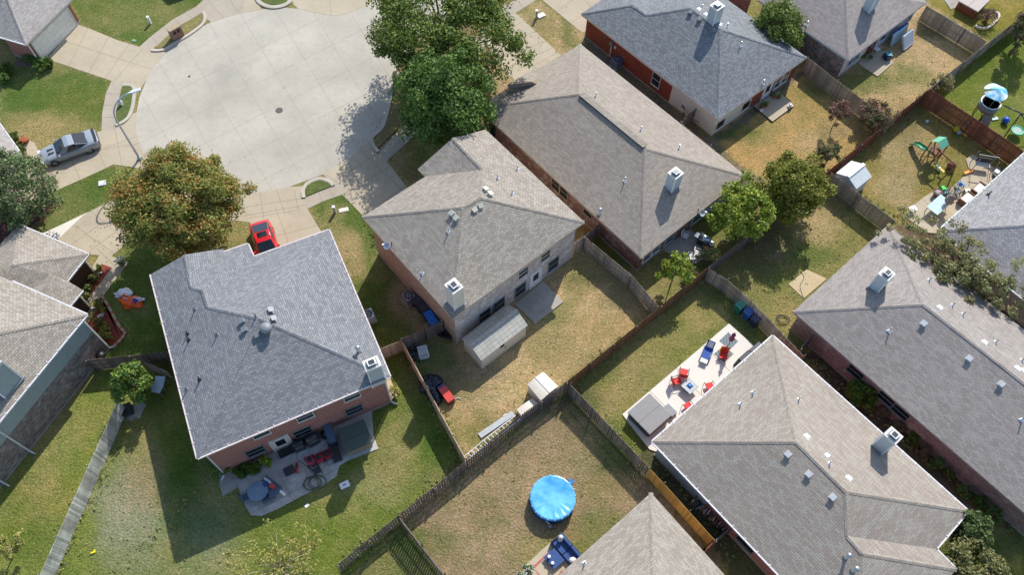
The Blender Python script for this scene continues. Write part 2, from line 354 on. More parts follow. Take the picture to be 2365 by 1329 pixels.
blobs=[ # (px,py,rx,ry,colour,strength) soft patches of the turf's own colour
(110,300,120,45,C(168,146,98),.8),(200,240,120,40,C(112,118,52),.6),(60,230,70,25,LU,.4),(230,70,60,40,LU,.6),(300,40,90,40,MG,.5),(420,30,60,20,MG,.5),
(70,400,40,40,C(150,130,92),.3),(200,440,60,30,LU,.4),(330,650,60,60,C(104,116,48),.4),(330,780,50,50,LU,.5),(480,560,100,30,MG,.5),
(790,560,45,40,DR,.7),(820,610,30,50,DR,.6),(770,500,25,25,DR,.4),(850,700,50,60,LU,.8),(900,720,30,60,C(110,98,66),.6),(930,690,30,60,BR,.6),(960,730,20,40,BR,.7),(870,760,40,30,LU,.6),
(1150,900,120,70,C(196,170,124),.5),(1330,700,60,50,C(198,170,122),.6),(1200,870,60,50,C(192,166,120),.5),(1420,730,40,60,C(194,166,120),.5),(1180,1120,120,60,C(174,154,116),.4),(1120,1230,80,60,C(166,146,108),.5),(1330,1100,50,80,C(172,150,112),.5),(2100,200,60,40,C(190,168,124),.5),(2200,100,40,30,C(186,164,116),.5),(300,1200,60,60,C(166,160,138),.4),(860,1130,70,50,C(160,150,104),.6),(230,1010,60,120,C(134,134,60),.4),(60,1150,60,80,C(108,116,44),.5),(150,1150,60,60,C(146,138,70),.5),(100,1250,80,60,GG,.4),(40,1240,60,50,C(110,118,46),.4),
(290,1180,90,150,C(156,152,126),.6),(330,1090,50,80,C(160,140,104),.6),(420,1270,160,80,C(150,146,112),.5),(240,1040,25,60,YG,.5),(190,1270,40,80,YG,.9),(360,1130,70,60,C(150,132,100),.4),(310,1010,40,60,C(150,140,80),.5),
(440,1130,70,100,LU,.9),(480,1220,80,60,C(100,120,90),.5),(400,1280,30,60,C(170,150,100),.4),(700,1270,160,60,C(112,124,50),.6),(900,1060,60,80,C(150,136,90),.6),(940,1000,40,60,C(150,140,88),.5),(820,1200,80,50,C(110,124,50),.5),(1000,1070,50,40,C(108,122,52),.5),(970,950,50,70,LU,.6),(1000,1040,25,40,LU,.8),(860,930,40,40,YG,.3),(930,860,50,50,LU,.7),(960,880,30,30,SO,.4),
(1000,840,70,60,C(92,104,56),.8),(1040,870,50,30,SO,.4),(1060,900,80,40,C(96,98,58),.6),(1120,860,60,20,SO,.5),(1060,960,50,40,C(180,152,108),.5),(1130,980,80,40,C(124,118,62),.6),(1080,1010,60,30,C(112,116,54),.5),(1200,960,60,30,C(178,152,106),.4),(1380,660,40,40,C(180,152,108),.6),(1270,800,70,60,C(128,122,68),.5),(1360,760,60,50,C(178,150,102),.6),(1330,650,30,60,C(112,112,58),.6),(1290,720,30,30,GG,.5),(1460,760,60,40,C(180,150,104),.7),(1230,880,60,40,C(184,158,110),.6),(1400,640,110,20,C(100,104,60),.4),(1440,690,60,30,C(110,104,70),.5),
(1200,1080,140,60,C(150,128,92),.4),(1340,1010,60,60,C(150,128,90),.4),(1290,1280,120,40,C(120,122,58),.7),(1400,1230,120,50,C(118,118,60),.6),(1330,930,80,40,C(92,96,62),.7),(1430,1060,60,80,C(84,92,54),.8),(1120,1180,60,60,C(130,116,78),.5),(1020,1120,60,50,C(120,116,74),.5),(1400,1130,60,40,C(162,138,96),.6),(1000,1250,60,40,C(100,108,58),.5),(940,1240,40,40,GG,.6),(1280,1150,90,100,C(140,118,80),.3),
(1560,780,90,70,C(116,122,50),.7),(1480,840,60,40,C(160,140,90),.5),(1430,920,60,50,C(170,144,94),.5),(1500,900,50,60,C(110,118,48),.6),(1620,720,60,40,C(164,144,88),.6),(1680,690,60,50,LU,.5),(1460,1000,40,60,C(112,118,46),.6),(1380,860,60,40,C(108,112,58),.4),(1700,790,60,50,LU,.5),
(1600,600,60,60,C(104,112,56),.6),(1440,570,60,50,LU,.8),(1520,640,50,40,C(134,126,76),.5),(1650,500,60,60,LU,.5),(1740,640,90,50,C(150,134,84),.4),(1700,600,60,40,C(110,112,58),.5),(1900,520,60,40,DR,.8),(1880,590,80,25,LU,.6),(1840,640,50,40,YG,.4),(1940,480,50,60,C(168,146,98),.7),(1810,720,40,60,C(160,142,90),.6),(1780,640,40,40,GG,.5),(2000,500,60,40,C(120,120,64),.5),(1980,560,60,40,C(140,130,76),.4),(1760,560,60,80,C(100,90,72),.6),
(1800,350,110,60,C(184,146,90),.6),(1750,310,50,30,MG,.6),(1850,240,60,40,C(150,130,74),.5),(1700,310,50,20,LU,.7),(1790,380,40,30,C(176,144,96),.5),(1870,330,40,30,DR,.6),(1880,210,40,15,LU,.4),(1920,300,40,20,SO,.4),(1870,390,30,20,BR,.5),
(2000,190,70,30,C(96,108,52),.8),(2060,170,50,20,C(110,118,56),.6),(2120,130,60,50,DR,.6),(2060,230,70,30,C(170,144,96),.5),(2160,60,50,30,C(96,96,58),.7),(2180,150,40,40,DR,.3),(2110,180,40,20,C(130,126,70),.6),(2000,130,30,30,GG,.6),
(2300,120,80,80,C(104,118,46),.5),(2340,30,60,40,C(150,134,64),.6),(2200,400,60,50,C(124,122,56),.6),(2080,380,60,60,C(164,142,98),.7),(2130,330,50,30,DR,.6),(2160,420,60,30,C(118,118,52),.6),(2190,330,50,30,C(140,122,62),.5),(2070,440,50,50,C(170,150,110),.8),(2100,300,40,60,C(140,124,90),.6),(2260,420,30,30,GG,.5),(2060,350,30,30,C(178,158,118),.6),
(1250,60,40,30,C(150,130,92),.4),(1310,75,18,40,LU,.7),(1330,100,18,22,GG,.7),(1270,90,30,40,C(176,152,104),.5),(1200,20,20,10,GG,.5),
(960,370,30,40,C(116,120,62),.7),(890,320,20,40,BR,.5),(2300,1290,60,60,C(112,118,54),.4),(2355,1310,20,30,C(170,156,70),.6),(1400,560,20,30,C(160,120,70),.5),
]
bx0,bx1,by0,by1,st=-66,66,-4,84,.36
nx=int((bx1-bx0)/st)+1; ny=int((by1-by0)/st)+1
zw=[]
for pl,c in zones: 
    xs=[p[0] for p in pl]; ys=[p[1] for p in pl]; zw.append((pl,c,min(xs),max(xs),min(ys),max(ys)))
vs=[];cs=[];fs=[]
for j in range(ny):
    for i in range(nx):
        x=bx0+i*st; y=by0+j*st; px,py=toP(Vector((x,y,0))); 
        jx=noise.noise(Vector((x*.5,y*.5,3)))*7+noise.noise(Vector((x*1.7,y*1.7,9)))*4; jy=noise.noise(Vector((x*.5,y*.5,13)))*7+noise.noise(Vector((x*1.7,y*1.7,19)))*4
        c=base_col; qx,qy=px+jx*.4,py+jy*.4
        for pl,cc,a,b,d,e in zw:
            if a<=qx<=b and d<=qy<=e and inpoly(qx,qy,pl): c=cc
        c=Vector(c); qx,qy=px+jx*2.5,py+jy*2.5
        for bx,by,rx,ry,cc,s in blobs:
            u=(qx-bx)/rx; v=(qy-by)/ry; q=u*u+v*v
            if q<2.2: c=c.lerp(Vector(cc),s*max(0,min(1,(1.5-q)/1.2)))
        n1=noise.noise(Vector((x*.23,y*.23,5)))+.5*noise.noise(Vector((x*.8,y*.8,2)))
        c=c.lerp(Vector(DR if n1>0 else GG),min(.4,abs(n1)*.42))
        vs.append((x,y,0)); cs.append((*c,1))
for j in range(ny-1):
    for i in range(nx-1):
        a=j*nx+i; fs.append((a,a+1,a+nx+1,a+nx))
# outer apron of the same sheet, out to the horizon
R=900; o=len(vs)
c4=[0,nx-1,nx*ny-1,nx*(ny-1)]
for q in ((-R,-R,0),(R,-R,0),(R,R,0),(-R,R,0)): vs.append(q); cs.append((*base_col,1))
bot=list(range(0,nx)); rgt=[k*nx+nx-1 for k in range(ny)]; top=[(ny-1)*nx+k for k in range(nx-1,-1,-1)]; lft=[k*nx for k in range(ny-1,-1,-1)]
for k,edge in enumerate((bot,rgt,top,lft)): fs.append([o+k,o+(k+1)%4]+list(reversed(edge)))
me=bpy.data.meshes.new('ground'); me.from_pydata(vs,[],fs)
ca=me.color_attributes.new('Col','FLOAT_COLOR','POINT'); ca.data.foreach_set('color',[x for c in cs for x in c])
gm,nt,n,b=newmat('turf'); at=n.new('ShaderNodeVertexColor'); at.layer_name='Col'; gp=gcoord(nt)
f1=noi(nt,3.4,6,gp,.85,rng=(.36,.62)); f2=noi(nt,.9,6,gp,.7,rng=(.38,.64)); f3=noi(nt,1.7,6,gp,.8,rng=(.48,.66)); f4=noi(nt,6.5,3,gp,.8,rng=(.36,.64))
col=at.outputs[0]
col=mixc(nt,mul(nt,f3,.75),col,mixc(nt,1.,col,(1.5,1.26,1.3),'MULTIPLY'))
col=mixc(nt,mul(nt,f2,.6),col,mixc(nt,1.,col,(.6,.76,.55),'MULTIPLY'))
col=mixc(nt,mul(nt,f1,.75),mixc(nt,1.,col,(1.35,1.3,1.32),'MULTIPLY'),mixc(nt,1.,col,(.5,.54,.44),'MULTIPLY'))
col=mixc(nt,mul(nt,f4,.7),mixc(nt,1.,col,(1.4,1.4,1.5),'MULTIPLY'),mixc(nt,1.,col,(.52,.55,.5),'MULTIPLY'))
nt.links.new(col,b.inputs['Base Color']); b.inputs['Roughness'].default_value=.95; b.inputs['Specular IOR Level'].default_value=.1
bump(nt,f4,b,.8,.1)
me.materials.append(gm); go=bpy.data.objects.new('ground',me); sc.collection.objects.link(go); go['kind']='structure'
# ------------------------------------------------------------------ paving
def slab(name,px,z,mat,joints=(),side=None,jw=.035,thick=None,smooth=False,kind='structure'):
    poly=[P2(*q) for q in (px if not smooth else px)]
    if smooth: poly=[(v.x,v.y) for v in crv(poly,6,True)]
    poly=ccw(poly); mb=MB(); mb.prism(poly,-.05,z,mat,side or mat)
    for (a,b) in joints:
        for s,e in clipline(P2(*a),P2(*b),poly):
            s=Vector((*s,0));e=Vector((*e,0)); d=(e-s).normalized(); nn=Vector((-d.y,d.x,0))*jw/2; zz=Vector((0,0,z+.004))
            mb.add([s-nn+zz,e-nn+zz,e+nn+zz,s+nn+zz],[(0,1,2,3)],joint)
    o=mb.build(name); o['kind']=kind; return o
bulb=[(487,51),(457,66),(406,99),(385,118),(358,150),(338,185),(322,225),(315,260),(314,300),(325,340),(345,372),(385,405),(440,430),(510,445),(590,447),(668,432),(746,403),(807,366),(854,325),(885,291),(901,230),(905,183),(918,146),(935,125),(985,85),(1060,30),(1170,-60),(1050,-140),(930,-60),(841,15),(800,32),(774,36),(735,30),(688,20),(654,17),(605,21),(548,32)]
rj=[]
# saw-cut grid of the street, two directions
for k in range(-2,8):
    rj.append(((330+k*89,-60+k*6),(700+k*89,560+k*6)))
for k in range(-3,9): rj.append(((200,300+k*77-60),(1000,-150+k*77-60+40)))
MATS['joint_faint']=plain('joint_faint',rgb(156,148,136),.9); _j=joint; joint=MATS['joint_faint']; slab('road',bulb,.01,road,rj,jw=.03); joint=_j
drv=lambda px,j=(),m=drive,nm='driveway': slab(nm,px,.02,m,j)
drv([(108,137),(175,55),(205,65),(272,93),(322,108),(350,118),(390,116),(358,150),(338,185),(318,215),(305,203),(285,196),(258,187),(147,149)],[((150,95),(350,160)),((210,50),(120,230)),((260,70),(170,230)),((300,100),(215,220)),((340,100),(240,215))])
slab('sidewalk',[(322,108),(346,86),(400,44),(452,16),(480,-10),(560,-40),(562,20),(548,32),(487,51),(468,35),(465,30),(410,62),(372,97),(350,118)],.022,walk,[((346,80),(372,110)),((375,55),(400,85)),((400,40),(430,70)),((420,25),(470,60)),((480,0),(520,45)),((520,-20),(550,30))])
slab('sidewalk',[(258,187),(285,196),(273,235),(268,262),(268,288),(268,300),(235,302),(236,262),(245,215)],.022,walk,[((240,215),(285,218)),((230,243),(280,243)),((230,272),(280,270))])
drv([(235,302),(268,288),(292,282),(308,262),(315,260),(314,300),(325,340),(345,372),(330,390),(262,380),(238,392),(118,446),(60,470),(40,420),(60,395),(62,350),(52,340),(68,325),(80,330),(90,354)],[((200,290),(250,400)),((150,330),(195,440)),((262,280),(285,400)),((90,354),(300,250)),((90,400),(330,310)),((240,345),(330,330)),((60,362),(92,352)),((100,380),(140,440))])
drv([(98,540),(205,490),(262,462),(345,372),(385,405),(440,430),(380,470),(330,530),(300,557),(258,592),(297,607),(236,687),(205,700),(188,660),(230,590),(204,588),(150,570)],[((170,520),(270,590)),((200,480),(290,555)),((130,590),(300,470)),((180,600),(330,490)),((225,575),(275,625)),((232,640),(262,655)),((215,665),(250,675))])
slab('driveway_patch',[(98,540),(205,490),(190,500),(140,548),(125,558)],.026,pale)
slab('sidewalk',[(440,430),(510,445),(590,447),(668,432),(700,430),(702,432),(700,457),(710,483),(680,490),(580,515),(480,500),(400,470),(380,470)],.021,drive,[((560,480),(720,455)),((560,500),(720,472)),((640,440),(660,500)),((600,440),(610,510)),((680,440),(690,490))])
drv([(575,500),(600,495),(710,483),(745,540),(790,600),(640,650),(600,620)],[((640,490),(680,600)),((560,507),(720,480)),((560,565),(760,515)),((560,600),(760,545))])
slab('sidewalk',[(700,457),(735,443),(768,430),(762,422),(746,403),(755,402),(800,430),(790,450),(745,466),(710,483)],.021,walk,[((735,440),(745,470)),((755,430),(775,460))])
drv([(746,403),(807,366),(854,325),(868,342),(874,352),(893,372),(940,433),(960,460),(880,530),(847,508),(820,480),(790,450),(768,430),(762,422)],[((800,365),(860,500)),((770,420),(880,350)),((790,450),(910,380)),((830,345),(930,440)),((840,500),(950,420)),((815,360),(838,390))])
slab('sidewalk',[(874,352),(893,372),(950,320),(1010,270),(1060,200),(1130,90),(1175,40),(1250,-8),(1225,-20),(1160,15),(1110,70),(1040,180),(985,250),(930,292)],.021,walk,[((915,320),(930,340)),((950,285),(970,305)),((1195,0),(1215,25))])
drv([(1130,50),(1175,40),(1191,30),(1300,132),(1235,180),(1190,186),(1165,165),(1120,95)],[((1170,70),(1225,40)),((1190,92),(1290,50)),((1213,113),(1330,70)),((1150,165),(1300,100)),((1190,105),(1245,165)),((1140,60),(1200,115)),((1235,150),(1290,120))])
drv([(1248,-4),(1235,-40),(1390,-60),(1440,20),(1345,76)],[((1280,30),(1350,-20)),((1315,55),(1400,0)),((1330,-20),(1370,20))])
drv([(560,-40),(900,-60),(841,15),(800,32),(774,36),(735,30),(688,20),(678,10),(672,-5),(595,-5),(600,15),(605,21),(548,32)],[((760,-30),(765,40)),((720,-10),(850,-10)),((530,-20),(560,40))])
# kerbs where turf meets the street
def kerb(px,wd=.32,h=.12,lab=None):
    pts=[Vector((v.x,v.y,0)) for v in crv([P(*q) for q in px],6)]
    mb=MB(); L=[];
    for i,p in enumerate(pts):
        d=(pts[min(i+1,len(pts)-1)]-pts[max(0,i-1)]).normalized(); nn=Vector((-d.y,d.x,0))
        L.append((p-nn*wd/2,p+nn*wd/2))
    vs=[];k=len(L)
    for a,b in L: vs+= [a+Vector((0,0,-.02)),a+Vector((0,0,h*.8)),a.lerp(b,.3)+Vector((0,0,h)),b+Vector((0,0,h)),b+Vector((0,0,-.02))]
    fs=[(5*i+j,5*i+j+1,5*i+6+j,5*i+5+j) for i in range(k-1) for j in range(4)]
    mb.add(vs,fs,kerbm); o=mb.build('kerb'); o['kind']='structure'
kerb([(470,28),(474,40),(468,56),(440,78),(406,99),(385,113),(365,117),(350,116)]); kerb([(285,197),(303,198),(311,208),(310,225),(306,250),(298,270),(285,282),(268,290)]); kerb([(702,458),(701,440),(712,424),(738,414),(760,420),(770,430)])
kerb([(874,352),(862,335),(860,318),(885,291),(901,230),(905,183),(918,146),(935,125),(985,85),(1060,30),(1150,-40)]); kerb([(590,-8),(602,8),(625,17),(650,15),(668,6),(676,-10)],.4,.14)
def turf(px,z,c1,lab=None,smooth=True):
    m=[P2(*q) for q in px]; m=[(v.x,v.y) for v in crv(m,5,True)] if smooth else m; mb=MB()
    mb.prism(ccw(m),-.02,z,c1); o=mb.build('verge'); o['kind']='structure'
def turfmat(name,c):
    m,nt,n,b=newmat(name); gp=gcoord(nt); f1=noi(nt,3.4,6,gp,.85,rng=(.36,.62)); f2=noi(nt,.9,5,gp,.65,rng=(.35,.68)); f4=noi(nt,6.5,3,gp,.8,rng=(.36,.64))
    col=mixc(nt,mul(nt,f2,.5),c,tuple(x*y for x,y in zip(c,(1.3,1.08,1))))
    col=mixc(nt,mul(nt,f1,.75),mixc(nt,1.,col,(1.3,1.28,1.25),'MULTIPLY'),mixc(nt,1.,col,(.5,.52,.45),'MULTIPLY')); col=mixc(nt,mul(nt,f4,.5),col,mixc(nt,1.,col,(.62,.64,.6),'MULTIPLY'))
    nt.links.new(col,b.inputs['Base Color']); b.inputs['Roughness'].default_value=.95; bump(nt,f1,b,.7,.08); return m
tG=turfmat('verge_turf',GG); tB=turfmat('verge_turf_dry',C(128,116,74))
turf([(465,33),(471,40),(462,56),(436,76),(404,95),(384,110),(362,113),(352,115),(374,98),(412,64)],.1,turfmat('verge_turf_b',MG))
turf([(285,198),(303,201),(308,212),(306,230),(302,252),(294,268),(283,279),(270,286),(270,262),(276,232)],.1,tG)
turf([(703,455),(704,440),(714,427),(738,418),(758,423),(766,430),(735,443)],.1,tG); turf([(596,-8),(606,6),(626,12),(648,11),(664,4),(671,-10)],.12,tG)
turf([(868,345),(866,322),(890,291),(907,232),(911,183),(923,150),(940,130),(990,90),(1060,38),(1100,30),(1070,120),(1035,180),(980,250),(925,293)],.1,tB)
# patios (each slab stands 8-10 cm proud of the turf)
slab('patio',[(1189,704),(1255,652),(1301,699),(1236,748)],.12,oldc,side=pale)
slab('patio',[(544,1105),(570,1075),(600,1060),(700,1010),(858,945),(863,1008),(874,1038),(804,1065),(784,1077),(777,1102),(740,1127),(700,1146),(640,1178),(605,1193),(580,1192),(560,1157)],.08,concm('patio_stained',rgb(200,194,186),.9,.5,blot=rgb(226,212,192)),[((575,1190),(780,1085)),((640,1090),(700,1200)),((700,1050),(745,1150))])
slab('patio',[(505,1093),(545,1083),(549,1128),(515,1148),(508,1125)],.05,oldc)
slab('patio',[(1530,577),(1588,527),(1610,545),(1640,592),(1597,614),(1572,600)],.1,oldc,side=pale)
slab('patio',[(1739,247),(1797,213),(1833,246),(1783,283)],.15,drive,[((1745,255),(1805,220))],side=DARK)
slab('patio',[(1980,147),(2026,178),(2063,146),(2045,120),(2010,118)],.1,drive)
slab('patio',[(1437,959),(1683,749),(1742,802),(1762,830),(1530,1050),(1500,1040)],.1,pale,[((1560,850),(1650,950)),((1500,905),(1585,990)),((1625,800),(1705,880))],side=pale)
slab('patio',[(2230,369),(2244,358),(2304,394),(2300,440),(2220,510),(2160,540),(2143,539),(2091,503),(2090,494),(2101,483),(2133,456),(2151,446),(2176,439),(2197,436),(2227,406),(2237,393)],.1,drive,[((2237,395),(2290,430)),((2190,440),(2240,490)),((2130,460),(2200,540))],side=pale)
slab('patio',[(1214,1307),(1287,1240),(1301,1247),(1345,1297),(1340,1345),(1250,1360)],.1,drive,side=pale)
slab('patio_border',[(1230,1311),(1281,1264),(1283,1268),(1234,1315),(1260,1345),(1253,1345)],.112,plain('red_border',rgb(176,96,84),.8)); slab('patio_border',[(1284,1340),(1296,1318),(1301,1325),(1300,1345)],.112,MATS['red_border'])
slab('garden_slab',[(1821,657),(1863,623),(1909,645),(1856,690)],.04,tanc)
slab('path',[(288,975),(318,925),(338,935),(322,968)],.03,oldc); slab('path',[(2180,0),(2210,-20),(2225,10),(2196,22)],.05,oldc); slab('path',[(888,880),(900,872),(918,915),(906,922)],.03,tanc)
# ------------------------------------------------------------------ houses
SL=.42
def pdist(p,a,b):
    u=(Vector((b.x-a.x,b.y-a.y))).normalized(); return abs(u.x*(p.y-a.y)-u.y*(p.x-a.x))
def ridge(px,e,ze,slope=SL):
    """ridge vertex seen at px, on the plane that rises from eave e (two pixels) at the given pitch"""
    a,b=P(*e[0],ze),P(*e[1],ze); lo,hi=ze,ze+7
    for _ in range(40):
        z=(lo+hi)/2; v=P(*px,z)
        if ze+slope*pdist(v,a,b)>z: lo=z
        else: hi=z
    return P(*px,(lo+hi)/2)
class House:
    def __init__(s,name,label,ze,eave,ridges,faces,roofm,ov=.42,fas=None,gut=None,gutm=None,trim=WHITE,wz=None,noroof=False):
        """eave: list of pixels (outline at height ze); ridges: {key:(pixel,(i,j))}; faces: vertex lists, ints = eave corners"""
        s.ze=ze; s.ov=ov; s.E=[P(*q,ze) for q in eave]; s.R={k:(ridge(v[0],(eave[v[1][0]],eave[v[1][1]]),ze,*(v[2:])) if len(v)>1 else None) for k,v in ridges.items()}
        V=list(s.E)+list(s.R.values()); idx={**{i:i for i in range(len(s.E))},**{k:len(s.E)+i for i,k in enumerate(s.R)}}
        c=sum(s.E,Vector())/len(s.E); s.c=Vector((c.x,c.y,0)); s.root=thing(name,label,'house',s.c); s.tris=[]
        mb=MB(); 
        for f in faces:
            ids=[idx[i] for i in f]
            p2=[(V[i].x,V[i].y) for i in ids]
            if area2(p2)<0: ids.reverse()
            vs=[V[i]+Vector((0,0,.02)) for i in ids]; mb.add(vs,[list(range(len(vs)))],roofm)
            from mathutils.geometry import tessellate_polygon
            for t in tessellate_polygon([vs]): s.tris.append([vs[k] for k in t])
        s.roof=mb.build('roof',s.root,s.c)
        pl=[(v.x,v.y) for v in s.E]; rev=area2(pl)<0; s.poly=ccw(pl); s.fwd=not rev
        sm=MB(); sm.add([(x,y,ze-.17) for x,y in s.poly],[list(range(len(s.poly)))[::-1]],trim)
        n=len(s.poly)
        sm.add([(x,y,ze+.03) for x,y in s.poly]+[(x,y,ze-.17) for x,y in s.poly],[(i,n+i,n+(i+1)%n,(i+1)%n) for i in range(n)],trim); sm.build('fascia',s.roof,s.c)
        s.W=inset(s.poly,ov)
        # hip / ridge caps
        if fas: 
            for a,b in fas:
                cb=MB()
                A,B=V[idx[a]],V[idx[b]]; d=(B-A).normalized(); u=d.cross(Vector((0,0,1))).normalized()
                for sg in (-1,1):
                    dd=Vector((0,0,-.05)); w_=u*sg*.15
                    q=[A+Vector((0,0,.06)),B+Vector((0,0,.06)),B+w_+dd+Vector((0,0,.05)),A+w_+dd+Vector((0,0,.05))]
                    if sg>0: q=q[::-1]
                    cb.add(q,[(0,1,2,3)],roofm)
                cb.build('ridge_cap',s.roof,s.c)
        if gut:
            gb=MB()
            for a,b in gut:
                A,B=s.E[a],s.E[b]; d=(B-A).normalized(); o_=Vector((d.y,-d.x,0)) 
                if inpoly(*( ((A+B)/2+o_*.3).xy),s.poly): o_=-o_
                zz=Vector((0,0,-.03)); gb.bar(A+o_*.05+zz,B+o_*.05+zz,.09,.12,gutm or GUT)
                L=(B-A).length; k=int(L/1.0)
                for i in range(1,k): q=A+d*(L*i/k); gb.bar(q-o_*.10+Vector((0,0,.06)),q+o_*.10+Vector((0,0,.05)),.05,.03,gutm or GUT)
            gb.build('gutter',s.root,s.c)
    def idx(s,i): return i if s.fwd else len(s.poly)-1-i
    def walls(s,mat,spec=None):
        """spec {(side): [(t0,t1,z0,z1,mat),..]}; side i runs from eave corner i to i+1 of the given outline"""
        n=len(s.W); by={}
        for i in range(n):
            a=s.W[s.idx(i)]; b=s.W[s.idx((i+1)%n)]
            for t0,t1,z0,z1,m in (spec or {}).get(i,[(0,1,0,1,mat)]): by.setdefault(m.name,(m,[]))[1].append((a,b,t0,t1,z0*(s.ze-.17),z1*(s.ze-.17)))
        for nm,(m,L) in by.items():
            for a,b,t0,t1,z0,z1 in L:
                mb=MB()
                A=Vector((*a,0)).lerp(Vector((*b,0)),t0); B=Vector((*a,0)).lerp(Vector((*b,0)),t1)
                vs=[(A.x,A.y,z0),(B.x,B.y,z0),(B.x,B.y,z1),(A.x,A.y,z1)]
                if not s.fwd: vs=vs[::-1]
                mb.add(vs,[(0,1,2,3)],m)
                mb.build('wall' if 'brick' in nm else 'siding',s.root,s.c)
        # concrete footing line
        fb=MB(); w1=inset(s.poly,max(.05,s.ov-.05)); w2=inset(s.poly,s.ov+.2); fb.add([(x,y,.1) for x,y in w1]+[(x,y,.1) for x,y in w2]+[(x,y,-.05) for x,y in w1],[(i,(i+1)%n,n+(i+1)%n,n+i) for i in range(n)]+[(i,2*n+i,2*n+(i+1)%n,(i+1)%n) for i in range(n)],oldc)
        fb.build('footing',s.root,s.c)
    def wallpt(s,side,px,py):
        n=len(s.W); a=Vector((*s.W[s.idx(side)],0)); b=Vector((*s.W[s.idx((side+1)%n)],0)); d=(b-a).normalized()
        o_=Vector((d.y,-d.x,0)); 
        if inpoly(*(((a+b)/2+o_*.3).xy),s.W): o_=-o_
        r=ray(px,py); t=(a-CAM).dot(o_)/r.dot(o_); return CAM+r*t,d,o_
    def window(s,side,px,py,w=.95,h=1.5,name='window',frame=WHITE,pane=GLASS,z=None,rails=1,fr=.05):
        p,d,o_=s.wallpt(side,px,py)
        if z is not None: p.z=z
        T=Matrix((( -d.x if 0 else d.x,o_.x,0,p.x-s.c.x),(d.y,o_.y,0,p.y-s.c.y),(0,0,1,p.z),(0,0,0,1)))
        mb=MB(); f=fr
        for sx in (-1,1): mb.box((sx*(w/2),.03,0),(f,.1,h+f),frame,T=T)
        for sz in (-1,1): mb.box((0,.032,sz*h/2),(w,.1,f),frame,T=T)
        for k in range(rails): mb.box((0,.03,-h/2+h*(k+1)/(rails+1)),(w-f,.07,.045),frame,T=T)
        mb.box((0,.04,-h/2-.05),(w+.08,.12,.05),frame,T=T)
        o=mb.build(name,s.root); pb=MB(); pb.box((0,.012,0),(w-f*.9,.03,h-f*.9),pane,T=T); q=pb.build('pane',o); return o
    def door(s,side,px,py,w=1.0,z=1.02,h=2.05,col=WHITE):
        p,d,o_=s.wallpt(side,px,py); T=Matrix(((d.x,o_.x,0,p.x-s.c.x),(d.y,o_.y,0,p.y-s.c.y),(0,0,1,z),(0,0,0,1)))
        mb=MB(); mb.box((0,.03,0),(w,.06,h),col,T=T); 
        for sx in (-1,1): mb.box((sx*(w/2+.06),.035,0),(.1,.12,h+.1),col,T=T)
        mb.box((0,.036,h/2+.05),(w+.22,.12,.1),col,T=T)
        o=mb.build('door',s.root); pb=MB(); pb.box((0,.064,.35),(w*.55,.02,.9),GLASS,T=T); pb.build('pane',o)
        hb=MB(); hb.box((w*.38,.09,-.05),(.05,.06,.05),STEEL,T=T); hb.build('handle',o)
    def hit(s,px,py):
        r=ray(px,py).normalized(); best=None
        for t in s.tris:
            q=intersect_ray_tri(t[0],t[1],t[2],r,CAM,True)
            if q is not None:
                dd=(q-CAM).length
                if best is None or dd<best[0]:
                    nn=(t[1]-t[0]).cross(t[2]-t[0]).normalized(); nn=nn if nn.z>0 else -nn; best=(dd,q,nn)
        return (best[1],best[2]) if best else None
    def T(s,q,nn,tilt=True):
        h=Vector((nn.x,nn.y,0)); h=h.normalized() if h.length>1e-3 else Vector((1,0,0))
        x=Vector((-h.y,h.x,0)); z=nn if tilt else Vector((0,0,1)); y=z.cross(x); q=q-s.c
        return Matrix(((x.x,y.x,z.x,q.x),(x.y,y.y,z.y,q.y),(x.z,y.z,z.z,q.z),(0,0,0,1)))
    def vent(s,kind,*pxs,m=None):
        for px in pxs:
            h=s.hit(*px)
            if not h: print('miss vent',kind,px); continue
            q,nn=h; mb=MB()
            if kind=='box':
                T=s.T(q,nn); mt=m or LEADV; mb.box((0,0,.015),(.42,.42,.02),mt,T=T); mb.box((0,.02,.12),(.3,.28,.2),mt,T=T,taper=.92); mb.box((0,0,.23),(.38,.36,.035),mt,T=T); mb.build('roof_vent',s.root)
            elif kind=='slant':
                T=s.T(q,nn); mt=m or WHITE; mb.box((0,0,.015),(.44,.34,.02),mt,T=T); mb.add([(-.18,-.14,.02),(.18,-.14,.02),(.18,.15,.02),(-.18,.15,.02),(-.16,-.12,.16),(.16,-.12,.16),(.16,.12,.06),(-.16,.12,.06)],[(4,5,6,7),(0,1,5,4),(1,2,6,5),(2,3,7,6),(3,0,4,7)],mt,T=T); mb.build('roof_vent',s.root)
            elif kind=='pipe':
                T=s.T(q,nn,False); mt=m or WHITE; mb.add([(-.16,-.16,-.03),(.16,-.16,-.03),(.16,.16,-.03),(-.16,.16,-.03),(0,0,.16)],[(0,1,4),(1,2,4),(2,3,4),(3,0,4)],mt,T=T); mb.lathe([(.045,0),(.045,.5),(.03,.5)],STEEL if m is None else m,8,T=T); mb.build('vent_pipe',s.root)
            elif kind=='flue':
                T=s.T(q,nn,False); mb.lathe([(.2,-.05),(.12,.12),(.09,.14),(.09,.6)],STEEL,12,T=T); mb.lathe([(.17,.6),(.2,.68),(.12,.76),(.02,.79)],STEEL,12,T=T); mb.build('flue_cap',s.root)
            elif kind=='turbine':
                T=s.T(q,nn,False); mb.lathe([(.24,-.1),(.24,.16),(.36,.2),(.42,.34),(.38,.5),(.22,.6),(.03,.64)],LEADV,18,T=T); mb.build('turbine_vent',s.root)
            elif kind=='dish':
